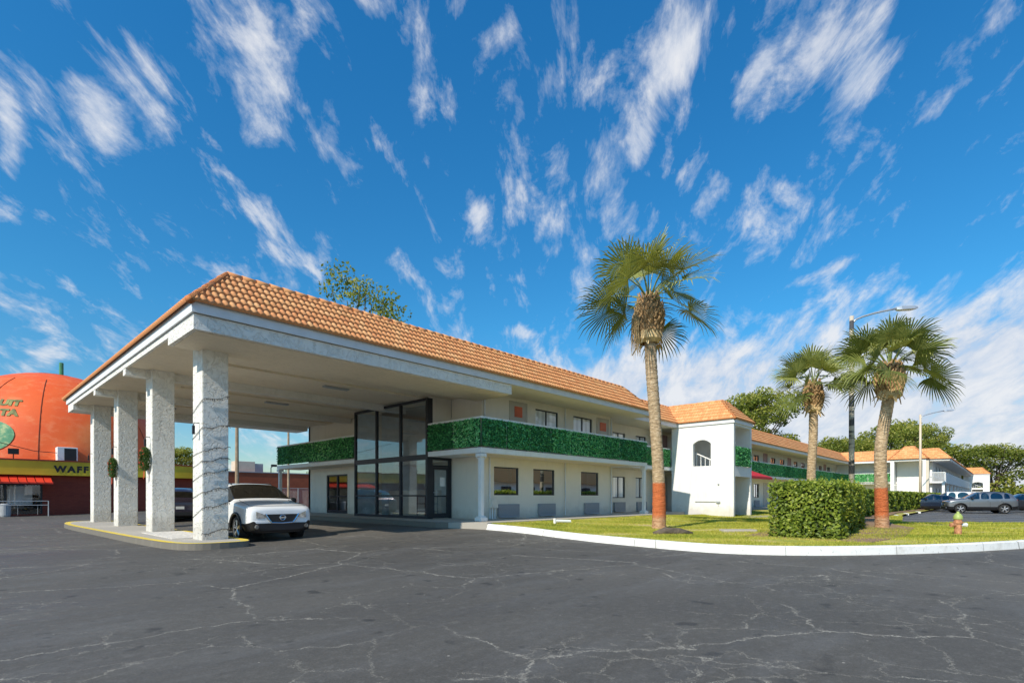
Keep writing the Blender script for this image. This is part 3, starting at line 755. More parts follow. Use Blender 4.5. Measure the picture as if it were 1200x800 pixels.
# --- eaves: fascia, soffit, deck
fas = MB()
fas.box(3.60, 23.62, 12.60, 12.65, SOF, EV); fas.box(3.60, 3.65, 12.65, 29.30, SOF, EV); fas.box(3.60, 14.5, 29.30, 29.35, SOF, EV)
fas.box(23.57, 23.62, 12.65, 13.65, SOF, EV); fas.box(23.62, 28.45, 13.65, 13.70, SOF, EV)
fas.box(31.25, 73.5, 13.65, 13.70, SOF, EV); fas.box(73.45, 73.5, 9.3, 13.65, SOF, EV)
fas.build('fascia', M['fascia'], motel)
sf = MB()
sf.box(12.55, 23.57, 12.66, 15.3, SOF - .0, SOF + .03); sf.box(23.58, 75, 13.7, 15.3, SOF + .002, SOF + .03); sf.box(73.5, 76, 5, 13.7, SOF + .002, SOF + .03)
sf.build('soffit', M['wall'], motel)
dk = MB(); dk.box(3.66, 75, 13.8, 29.2, EV + .02, EV + .12); dk.box(75, 128, 5.5, 16, EV + .02, EV + .12); dk.box(3.66, 23.5, 12.7, 13.8, EV + .021, EV + .119)
dk.box(73.6, 75, 5.5, 13.8, EV + .02, EV + .12)
dk.build('roof_deck', M['roofdeck'], motel)

# --- tiled mansard
def tiles(mb, capmb, p0, p1, up, m0, m1, z0=EV - .01, run=1.05, rise=1.12, courses=6, pitch=.15, over=.07, seg=6):
    """p0->p1 along the eave, up = unit xy pointing into the roof; m = +1 hip, -1 valley, 0 straight"""
    p0, p1, up = Vector(p0), Vector(p1), Vector(up); L = (p1 - p0).length; d = (p1 - p0) / L
    slope = math.hypot(run, rise); nx = up * (-rise / slope); nz = run / slope
    tot = run + over
    n = max(1, int(math.ceil((L + 2 * tot) / pitch))); lat = np.arange(-n * 0 - 20 * pitch, L + 20 * pitch, pitch / seg)
    prof = .045 * np.abs(np.sin(np.pi * lat / pitch)) ** .8
    for k in range(courses):
        t0, t1 = k / courses, (k + 1) / courses
        rows = []
        for t, lift in ((t0, .045), (t1, .008)):
            dd_ = -over + t * tot; zz = z0 - over * rise / run * .35 + t * (rise + over * .35)
            lo, hi = m0 * dd_ , L - m1 * dd_
            jit = .0
            s = np.clip(lat, lo, hi); h = prof + lift
            rows.append([(p0.x + d.x * a + up.x * dd_ + nx.x * b, p0.y + d.y * a + up.y * dd_ + nx.y * b, zz + nz * b) for a, b in zip(s, h)] )
            rows.append((lo, hi, s))
        A, B = rows[0], rows[2]; sA = rows[1][2]; sB = rows[3][2]
        base = len(mb.v); nn = len(A)
        # riser row under the butt
        dd_ = -over + t0 * tot; zz = z0 - over * rise / run * .35 + t0 * (rise + over * .35)
        C = [(p0.x + d.x * a + up.x * dd_ + nx.x * .0, p0.y + d.y * a + up.y * dd_ + nx.y * .0, zz - .005) for a in sA]
        mb.v += A + B + C
        rs = {}
        for i in range(nn - 1):
            if abs(sA[i + 1] - sA[i]) < 1e-6 and abs(sB[i + 1] - sB[i]) < 1e-6: continue
            tid = int(math.floor(lat[i] / pitch + 1e-6)); r = rs.setdefault(tid, random.random())
            mb.f.append((base + i, base + i + 1, base + nn + i + 1, base + nn + i)); mb.r.append(r)
            mb.f.append((base + 2 * nn + i, base + 2 * nn + i + 1, base + i + 1, base + i)); mb.r.append(0)
    # ridge and hip caps
    zt = z0 + rise
    a = p0 + d * (m0 * run) + up * run; b = p1 - d * (m1 * run) + up * run
    def capline(q0, q1, r=.085):
        q0, q1 = Vector(q0), Vector(q1); Lc = (q1 - q0).length; k = max(1, int(Lc / .33))
        for i in range(k):
            u0 = q0 + (q1 - q0) * (i / k); u1 = q0 + (q1 - q0) * ((i + 1.12) / k if i < k - 1 else 1)
            capmb.tube([u0 - Vector((0, 0, .0)), u1 + Vector((0, 0, .0))], [r * 1.12, r * .92], 8)
    capline((a.x, a.y, zt + .02), (b.x, b.y, zt + .02))
    if m0 == 1: q = p0 - d * over - up * over; capline((q.x, q.y, z0 - .03), (a.x, a.y, zt + .02))
    if m1 == 1: q = p1 + d * over - up * over; capline((q.x, q.y, z0 - .03), (b.x, b.y, zt + .02))
rt, rc = MB(), MB()
tiles(rt, rc, (3.6, 12.6), (23.62, 12.6), (0, 1), 1, 1)
tiles(rt, rc, (3.6, 29.35), (3.6, 12.6), (1, 0), 1, 1)
tiles(rt, rc, (23.62, 12.6), (23.62, 13.65), (-1, 0), 1, -1, seg=4)
tiles(rt, rc, (23.62, 13.65), (28.4, 13.65), (0, 1), -1, -1)
rt.build('roof', M['tile'], motel, smooth=True); rc.build('ridge_cap', M['tile'], motel, smooth=True)
rt, rc = MB(), MB()
tiles(rt, rc, (31.3, 13.65), (73.5, 13.65), (0, 1), -1, -1, pitch=.25, seg=4)
tiles(rt, rc, (73.5, 13.65), (73.5, 4.3), (1, 0), -1, 1, pitch=.25, seg=4)
rt.build('roof', M['tile'], motel, smooth=True); rc.build('ridge_cap', M['tile'], motel, smooth=True)

# --- entrance canopy
cn = MB()
cn.box(3.65, 13.6, 12.67, 14.55, 4.79, SOF - .01); cn.box(3.65, 3.72, 14.55, 27.9, 4.975, SOF - .01)
for Y in (19.05, 23.55): cn.box(3.66, 13.6, Y - .16, Y + .16, 4.79, 5.029)
cn.box(3.65, 13.6, 27.9, 29.2, 4.79, SOF - .01)
can = cn.build('entrance_canopy', M['stucco'], motel)
cc = MB(); cc.box(3.72, 13.69, 14.55, 27.9, 5.03, 5.11)
cc.box(3.75, 13.59, 12.8, 14.5, 4.775, 4.789)
for Y in (16.8, 21.3, 25.8): cc.box(5.6, 13.68, Y - .45, Y + .45, 4.96, 5.028)
cc.build('ceiling', M['ceiling'], can)
colm = None
import bmesh
def column(y0):
    x0, x1, y1 = 4.28, 4.87, y0 + .72
    bm = bmesh.new(); bmesh.ops.create_cube(bm, size=1)
    for v in bm.verts: v.co = Vector(((x0 + x1) / 2 + v.co.x * (x1 - x0), (y0 + y1) / 2 + v.co.y * (y1 - y0), .15 + (v.co.z + .5) * 4.9))
    bmesh.ops.bevel(bm, geom=[e for e in bm.edges if abs(e.verts[0].co.z - e.verts[1].co.z) > 1], offset=.015, segments=2, affect='EDGES')
    for v in bm.verts: v.co -= Vector(B0)
    me = bpy.data.meshes.new('column'); bm.to_mesh(me); bm.free(); me.materials.append(M['stucco'])
    o = bpy.data.objects.new('column', me); COL.objects.link(o); o.parent = can
    return o
for y in (14.2, 18.7, 23.2, 27.7): column(y)
for (x, y) in ((9.2, 16.8), (9.1, 21.3), (6.3, 25.8)):
    l = MB(); l.box(x - .45, x + .45, y - .1, y + .1, 4.90, 4.958); l.build('light_fixture', M['grey'], can, bevel=.01)
# wall lamps on the column faces
for y in (14.2, 18.7, 23.2, 27.7):
    m = MB(); m.tube([(4.27, y + .2, 3.0), (4.16, y + .2, 3.0), (4.14, y + .2, 2.93)], .012, 6); m.box(4.12, 4.17, y + .17, y + .23, 2.72, 2.93); m.build('lamp_bracket', M['black'], can)

# --- stair tower
def arch_wall(mb, X, ya, yb, z0, z1, wy0, wy1, wz0, wz1, th=.2):
    """wall in the plane x=X facing -x with an arched opening"""
    wall(mb, (X, yb), (X, ya), z0, z1, [(yb - wy1, yb - wy0, wz0, wz1)], th, 1)
    n = 10; cy = (wy0 + wy1) / 2; hw = (wy1 - wy0) / 2; r = .22
    for i in range(n):   # spandrels that turn the square head into a low arch
        a0, a1 = wy0 + 2 * hw * i / n, wy0 + 2 * hw * (i + 1) / n
        f = lambda y: wz1 - r * (abs(y - cy) / hw) ** 2.2
        for xx in (X, X + th): mb.quad((xx, a0, f(a0)), (xx, a1, f(a1)), (xx, a1, wz1), (xx, a0, wz1))
        mb.quad((X, a0, f(a0)), (X, a1, f(a1)), (X + th, a1, f(a1)), (X + th, a0, f(a0)))
def stair_tower(X0, X1, Y0, Y1, wy, wz, name='stair_tower', ivy=True):
    t = MB()
    arch_wall(t, X0, Y0, Y1, -.1, SOF + .0, wy[0], wy[1], wz[0], wz[1])
    t.box(X1 - .2, X1, Y0, Y1, -.1, SOF)                      # far side wall
    t.box(X0 + .2, X1 - .2, Y1 - .2, Y1, -.1, SOF)            # back wall
    t.box(X0 + .2, X1 - .2, Y0, Y0 + .2, 2.3, 2.85)           # floor beam on the front
    t.box(X0 + .2, X1 - .2, Y0 + .05, Y1 - .25, 2.55, 2.849)
    t.box(X0 + .2, X1 - .2, Y0, Y0 + .2, SOF - .12, SOF - .001)
    o = t.build(name, M['white_wall'], motel)
    f = MB(); f.box(X0 - .06, X1 + .06, Y0 - .06, Y0 - .01, SOF, EV); f.box(X0 - .06, X0 - .01, Y0 - .01, Y1 - .3, SOF, EV); f.box(X1 + .01, X1 + .06, Y0 - .01, Y1 - .3, SOF, EV)
    f.box(X0, X1, Y0 - .009, Y1, SOF + .001, SOF + .03)
    f.build('fascia', M['white'], o)
    a, b = MB(), MB()
    tiles(a, b, (X0 - .06, Y0 - .06), (X1 + .06, Y0 - .06), (0, 1), 1, 1, run=1.05)
    tiles(a, b, (X0 - .06, Y1 - .3), (X0 - .06, Y0 - .06), (1, 0), -1, 1)
    tiles(a, b, (X1 + .06, Y0 - .06), (X1 + .06, Y1 - .3), (-1, 0), 1, -1)
    a.build('roof', M['tile'], o, smooth=True); b.build('ridge_cap', M['tile'], o, smooth=True)
    # stair inside: railing seen through the arch
    s = MB()
    for i in range(9):
        y = wy[1] + .3 - i * .25; z = 2.9 + .0 + (i * .0); zz = 3.75 - i * .12
        s.box(X0 + .6, X0 + .63, y - .015, y + .015, 2.2, zz)
    s.tube([(X0 + .615, wy[1] + .4, 3.82), (X0 + .615, wy[1] - 1.9, 2.72)], .035, 6)
    s.build('stair_rail', M['white'], o)
    return o
tw = stair_tower(28.5, 31.2, 10.5, 14.0, (11.73, 12.74), (2.9, 4.34))
ivy_panel((28.7, 10.49), (31.0, 10.49), 2.86, 3.9, (0, -1), 420, .045)
m = MB(); m.tube([(28.47, 12.6, .95), (28.47, 11.45, .95)], .02, 6); m.box(28.42, 28.5, 11.2, 11.42, .88, .98); m.tube([(28.47, 11.31, .88), (28.47, 11.31, .72)], .012, 6); m.box(28.44, 28.5, 11.26, 11.34, 1.85, 1.93); m.build('conduit', M['grey'], tw)

# --- far crossing wing, stair bay, long wing, end tower
fw = MB()
wall(fw, (75.2, 15.25), (75.2, 6.11), Fz - .3, SOF, [], .2, 1)
wall(fw, (74.6, 5.9), (128, 5.9), Fz - .3, SOF, [(x - 74.6, x - 74.6 + 1.4, z, z + 1.1) for x in range(79, 126, 4) for z in (1.15, 3.6)], .2, 1)
wg = fw.build('wing', M['white_wall'], motel)
b_ = MB(); b_.box(74.5, 74.6, 4.75, 13.0, 2.72, 2.9); b_.box(74.0, 128, 4.72, 5.89, 2.72, 2.9); b_.box(74.05, 75.19, 5.9, 14.06, 2.72, 2.9)
b_.box(75.0, 128, 4.75, 4.82, 2.9, 3.9); b_.box(73.6, 128, 4.3, 4.36, SOF, EV); b_.box(73.6, 73.66, 4.36, 6.2, SOF, EV); b_.box(73.66, 128, 4.36, 5.89, SOF + .001, SOF + .03)
b_.build('balcony', M['white'], wg)
r_ = MB()
for i in range(16): yy = 4.78 + i * .09; r_.box(74.02, 74.05, yy, yy + .035, 2.9, 3.85)
r_.box(74.0, 74.07, 4.75, 6.2, 3.85, 3.92)
for i in range(12): xx = 74.1 + i * .08; r_.box(xx, xx + .03, 4.76, 4.79, 2.9, 3.85)
r_.build('railing', M['white'], wg)
for x in (74.15, 80, 86, 92, 98, 104, 110, 116, 122):
    MB().box(x - .12, x + .12, 4.78, 5.02, 0, 2.72).build('post', M['white'], wg)
for x in range(79, 126, 4):
    for z in (1.15, 3.6):
        m = MB(); m.box(x, x + 1.4, 6.0, 6.03, z, z + 1.1); m.build('window', M['dark'], wg)
by = MB()
by.box(71.9, 72.3, 9.0, 9.35, 0, SOF); by.box(71.9, 72.3, 6.2, 6.5, 0, SOF); by.box(73.9, 74.1, 6.5, 9.0, 0, SOF); by.box(72.3, 74.0, 9.1, 9.34, 0, 5.1)
by.box(71.9, 74, 6.2, 9.35, SOF, EV)
bo = by.build('stair_bay', M['white_wall'], motel)
MB().box(71.86, 72.4, 5.95, 6.19, 0, SOF).build('pillar', M['beige'], bo)
m = MB()
for i in range(20): yy = 6.55 + i * .125; m.box(71.95, 71.98, yy, yy + .03, 1.5, 2.5 + .0)
m.box(71.94, 72.0, 6.5, 9.0, 2.5, 2.58)
m.build('railing', M['white'], bo)
a, b = MB(), MB()
tiles(a, b, (71.8, 9.4), (71.8, 6.1), (1, 0), 1, 1, pitch=.25, seg=4, rise=1.35, run=1.2); tiles(a, b, (71.8, 6.1), (73.6, 6.1), (0, 1), 1, 0, pitch=.25, seg=4, rise=1.35, run=1.2); tiles(a, b, (73.6, 9.4), (71.8, 9.4), (0, -1), 0, 1, pitch=.25, seg=4, rise=1.35, run=1.2)
tiles(a, b, (73.6, 4.3), (128, 4.3), (0, 1), 1, -1, pitch=.3, seg=3)
a.build('roof', M['tile'], bo, smooth=True); b.build('ridge_cap', M['tile'], bo, smooth=True)
stair_tower(128, 131, 2.0, 5.6, (2.9, 4.4), (2.2, 3.9))
# red awning over a far ground floor entrance
m = MB(); X0, X1 = 33.0, 41.2
m.quad((X0, 12.4, 2.62), (X1, 12.4, 2.62), (X1 - 1, 14.05, 3.3), (X0 + 1, 14.05, 3.3)); m.quad((X0, 12.4, 2.45), (X1, 12.4, 2.45), (X1, 12.4, 2.62), (X0, 12.4, 2.62))
m.tri((X1, 12.4, 2.62), (X1, 14.05, 2.62), (X1 - 1, 14.05, 3.3)); m.tri((X0, 14.05, 2.62), (X0, 12.4, 2.62), (X0 + 1, 14.05, 3.3))
m.build('awning', M['crimson'], motel)

# ------------------------------------------------------------------ vegetation
OFF.append((0, 0, 0))
def hedge():
    path = [Vector((14.55, 3.65)), Vector((20, 4.15)), Vector((30, 5.9)), Vector((42, 6.4)), Vector((70, 5.6))]
    hw, z0, z1 = .78, .15, 1.56
    root = empty('hedge', (14.55, 3.65, .15), 'long clipped yellow-green hedge running away along the parking bays', 'hedge')
    cs, outs, szs, rr = [], [], [], []
    for i in range(len(path) - 1):
        a, b = path[i], path[i + 1]; L = (b - a).length; d = (b - a) / L; nrm = Vector((-d.y, d.x))
        dist = a.length
        dens = 900 if i == 0 else (420 if i == 1 else 170); size = .042 if i == 0 else (.06 if i == 1 else .1)
        faces = [('side', -1, L * (z1 - z0)), ('side', 1, L * (z1 - z0) * .25), ('top', 0, L * 2 * hw)]
        if i == 0: faces.append(('end', 0, 2 * hw * (z1 - z0) * 1.5))
        for kind, sg, area in faces:
            n = int(area * dens)
            dep = rng.random(n) ** 1.6 * .22
            if kind == 'side':
                s = rng.random(n) * L; z = z0 + (z1 - z0) * rng.random(n) ** .9; lump = .07 * np.sin(s * 2.3 + z * 3) + .05 * np.sin(s * 5.1 - z * 4) 
                k = sg * (hw + lump - dep); o = np.array([nrm.x * sg, nrm.y * sg, .35])
            elif kind == 'top':
                s = rng.random(n) * L; k = (rng.random(n) * 2 - 1) * hw; z = z1 - dep + .05 * np.sin(s * 2.9) * np.cos(k * 4) + .03 * np.sin(s * 7.); o = np.array([0, 0, 1.2])
            else:
                k = (rng.random(n) * 2 - 1) * hw; z = z0 + (z1 - z0) * rng.random(n); s = -(.05 + .05 * np.sin(k * 6 + z * 3)) + dep - .1; o = np.array([-d.x, -d.y, .35])
            c = np.stack([a.x + d.x * s + nrm.x * k, a.y + d.y * s + nrm.y * k, z], 1)
            cs.append(c); outs.append(np.repeat(o[None], n, 0)); szs.append(np.full(n, size))
            cl = .5 + .5 * np.sin(c[:, 0] * 4.3 + c[:, 2] * 5) * np.sin(c[:, 1] * 5.7 - c[:, 2] * 4)
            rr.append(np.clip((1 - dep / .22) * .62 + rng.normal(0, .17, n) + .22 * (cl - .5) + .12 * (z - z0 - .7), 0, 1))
    # stray shoots that break the clipped outline
    for k_ in range(420):
        i = 0 if k_ < 260 else 1; a, b = path[i], path[i + 1]; L = (b - a).length; d = (b - a) / L; nrm = Vector((-d.y, d.x))
        s_ = rng.random() * L; q_ = (rng.random() * 2 - 1) * hw; n_ = rng.integers(4, 9)
        if k_ % 3: base_ = np.array([a.x + d.x * s_ + nrm.x * q_, a.y + d.y * s_ + nrm.y * q_, z1 - .02]); dir_ = np.array([rng.normal(0, .3), rng.normal(0, .3), 1.0])
        else: base_ = np.array([a.x + d.x * s_ - nrm.x * (hw - .02), a.y + d.y * s_ - nrm.y * (hw - .02), z0 + .3 + rng.random() * 1.1]); dir_ = np.array([rng.normal(-.3, .3), -1.0, .6])
        c = base_ + dir_ * (np.linspace(0, rng.uniform(.06, .17), n_)[:, None]) + rng.normal(0, .012, (n_, 3))
        cs.append(c); outs.append(np.repeat(np.array([[0, -.3, .8]]), n_, 0)); szs.append(np.full(n_, .036)); rr.append(np.clip(rng.normal(.75, .12, n_), 0, 1))
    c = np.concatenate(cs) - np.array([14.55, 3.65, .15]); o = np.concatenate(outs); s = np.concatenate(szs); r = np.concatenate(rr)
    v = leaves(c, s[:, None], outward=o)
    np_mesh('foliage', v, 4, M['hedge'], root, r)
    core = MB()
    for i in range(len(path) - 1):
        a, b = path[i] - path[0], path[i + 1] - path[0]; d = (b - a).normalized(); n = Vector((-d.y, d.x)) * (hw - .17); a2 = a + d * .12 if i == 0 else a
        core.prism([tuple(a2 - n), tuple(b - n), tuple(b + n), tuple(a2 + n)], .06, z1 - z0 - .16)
    core.build('shade_core', simple('hedge_core', (.012, .022, .006), .95), root)  # solid near-black block, stands in for the shade between the leaves
hedge()

def crown_tree(name, label, loc, height, rad, crown_h, leaf, nblob, per, sparse=1.0, trunk_r=.3, group=None, seed=0):
    r2 = np.random.default_rng(seed + 11)
    root = empty(name, loc, label, 'tree', group)
    bl = []
    cz = height - crown_h / 2
    for i in range(nblob):
        th = r2.random() * 2 * math.pi; u = r2.random() * 1.7 - .7; q = math.sqrt(max(0, 1 - u * u * .9)) * (.55 + .45 * r2.random())
        bl.append((math.cos(th) * q * rad * r2.uniform(.7, 1.1), math.sin(th) * q * rad * r2.uniform(.7, 1.1), cz + u * crown_h / 2 * r2.uniform(.75, 1.05), rad * r2.uniform(.16, .33)))
    t = MB(); fork = height - crown_h * .95
    t.tube([(0, 0, -.2), (0.05, 0, fork * .5), (.1, .05, fork + .5)], [trunk_r * 1.25, trunk_r, trunk_r * .8], 10)
    for x, y, z, r in bl[:max(10, nblob // 2)]:
        mid = (x * .45 + r2.normal() * .3, y * .45 + r2.normal() * .3, fork + (z - fork) * .45)
        t.tube([(.1, .05, fork * .9), mid, (x, y, z)], [trunk_r * .5, trunk_r * .28, .03], 5, False)
    t.build('trunk', M['bark'], root, smooth=True)
    cs, rr = [], []
    for x, y, z, r in bl:
        n = int(per * sparse * (r / (rad * .25)) ** 2)
        p = r2.normal(size=(n, 3)); p /= np.linalg.norm(p, axis=1)[:, None]; rad_ = r * (.45 + .75 * r2.random((n, 1)) ** .6)
        p = p * rad_ * np.array([1, 1, .72]); c = p + np.array([x, y, z]); cs.append(c)
        rr.append(np.clip(.42 + .32 * p[:, 2] / r - .18 * p[:, 0] / r + r2.normal(0, .16, n) + .15 * (z - cz) / crown_h, 0, 1))  # leaf colour painted lighter on top and on the sunward side of each clump
    c = np.concatenate(cs); v = leaves(c, leaf)
    np_mesh('crown', v, 4, M['oak'], root, np.concatenate(rr))
    return root
G = 'oaks behind the motel'
o1 = crown_tree('oak_tree', 'wide oak with layered open crown rising behind the white stair tower', (76, 24.5, 0), 15.4, 5.2, 8.5, .19, 44, 210, 1, seed=1, group=G)
dup(o1, (86, 31, -.5), 2.0, 'airy oak to the right of the oak behind the stair tower', (.95, .95, .98))
o2 = crown_tree('oak_tree', 'tall dense oak left of the end tower, above the long white balcony', (122, 15.5, 0), 14.6, 7, 11, .24, 56, 165, 1, seed=5, group=G)
dup(o2, (108, 19.5, 0), 1.3, 'rounded oak showing just over the tiled roof left of the far lamp post', (.7, .7, .74))
dup(o2, (104, 21, 0), 4.0, 'low oak crown above the green balcony corner, left of the painted pole', (.65, .65, .74))
dup(o2, (98, 27, 0), 3.0, 'round dark oak beyond the roof valley, beside the second palm trunk', (.6, .6, .72))
dup(o1, (105, 9.5, 0), 0.5, 'slim branching oak directly behind the far lamp post', (.72, .72, .80))
dup(o2, (134, 10, 0), 5.2, 'broad oak right behind the tiled end tower', (1, 1, .76))
dup(o2, (142, 1.5, 0), 2.4, 'large oak to the right of the end tower with low branches', (1, 1, .76))
dup(o2, (136, -8, 0), .4, 'oak at the right edge above the blue car', (1.05, 1.05, .8))
dup(o2, (150, -18, 0), 3.4, 'oak beyond the far right side of the parking bays', (1.1, 1.1, 1.0))
dup(o2, (126, -14, 0), 1.9, 'low oak beyond the right end of the bays, nearest the frame edge', (.8, .8, .7))
b1 = crown_tree('bare_topped_tree', 'tall sparse tree whose top shows above the canopy roof ridge', (22.6, 38, 0), 19.2, 4.0, 8, .14, 30, 110, .8, seed=9, trunk_r=.25)
dup(o1, (19.5, 72, 0), 1, 'small tree beyond the diner, seen between two canopy columns', (.55, .55, .45))
dup(o1, (34, 62, 0), 1, 'tree past the red brick building beside the far balcony post', (.6, .6, .42))

# understory band beyond the bays
n = 26000
x = 128 + rng.random(n) * 50; y = -40 + rng.random(n) * 75; z = rng.random(n) ** 1.3 * (3.2 + 1.2 * np.sin(x * .4) * np.cos(y * .5))
v = leaves(np.stack([x, y, z], 1), .38); tag(np_mesh('undergrowth', v, 4, M['oak'], None, np.clip(.2 + z / 6 + rng.normal(0, .15, n), 0, 1)), kind='stuff')

# grass blades
def grass():
    from mathutils.geometry import intersect_point_line
    poly = [Vector((p[0], p[1])) for p in lawn_poly]
    px = np.array([p.x for p in poly]); py = np.array([p.y for p in poly])
    def inside(X, Y):
        c = np.zeros(len(X), bool); j = len(px) - 1
        for i in range(len(px)):
            cond = ((py[i] > Y) != (py[j] > Y)) & (X < (px[j] - px[i]) * (Y - py[i]) / (py[j] - py[i] + 1e-12) + px[i]); c ^= cond; j = i
        return c
    N_ = 330000
    X = 11.2 + rng.random(N_) ** 1.7 * 26; Y = -5 + rng.random(N_) * 17.5
    k = inside(X, Y); X, Y = X[k], Y[k]
    bare = .8 * np.sin(X * 1.1 + 1.3 * np.sin(Y * .9)) * np.sin(Y * 1.3 + np.sin(X * .7)) + .5 * np.sin(X * 2.9 + Y * 2.1 + 2 * np.sin(X * .6)) + rng.normal(0, .35, len(X))
    k = bare > -.45; X, Y, bare = X[k], Y[k], bare[k]
    Z = np.array([LZ(a, b) for a, b in zip(X, Y)])
    h = .025 + .035 * rng.random(len(X)); w = .006 + .006 * (X - 11) / 10
    a = rng.random(len(X)) * 2 * np.pi; lean = rng.normal(0, .025, (len(X), 2))
    v = np.empty((len(X), 3, 3))
    v[:, 0] = np.stack([X - np.cos(a) * w, Y - np.sin(a) * w, Z - .005], 1); v[:, 1] = np.stack([X + np.cos(a) * w, Y + np.sin(a) * w, Z - .005], 1)
    v[:, 2] = np.stack([X + lean[:, 0], Y + lean[:, 1], Z + h], 1)
    tag(np_mesh('grass', v, 3, M['grass'], None, np.clip(.55 - .36 * bare + rng.normal(0, .15, len(X)), 0, 1)), kind='stuff')
grass()

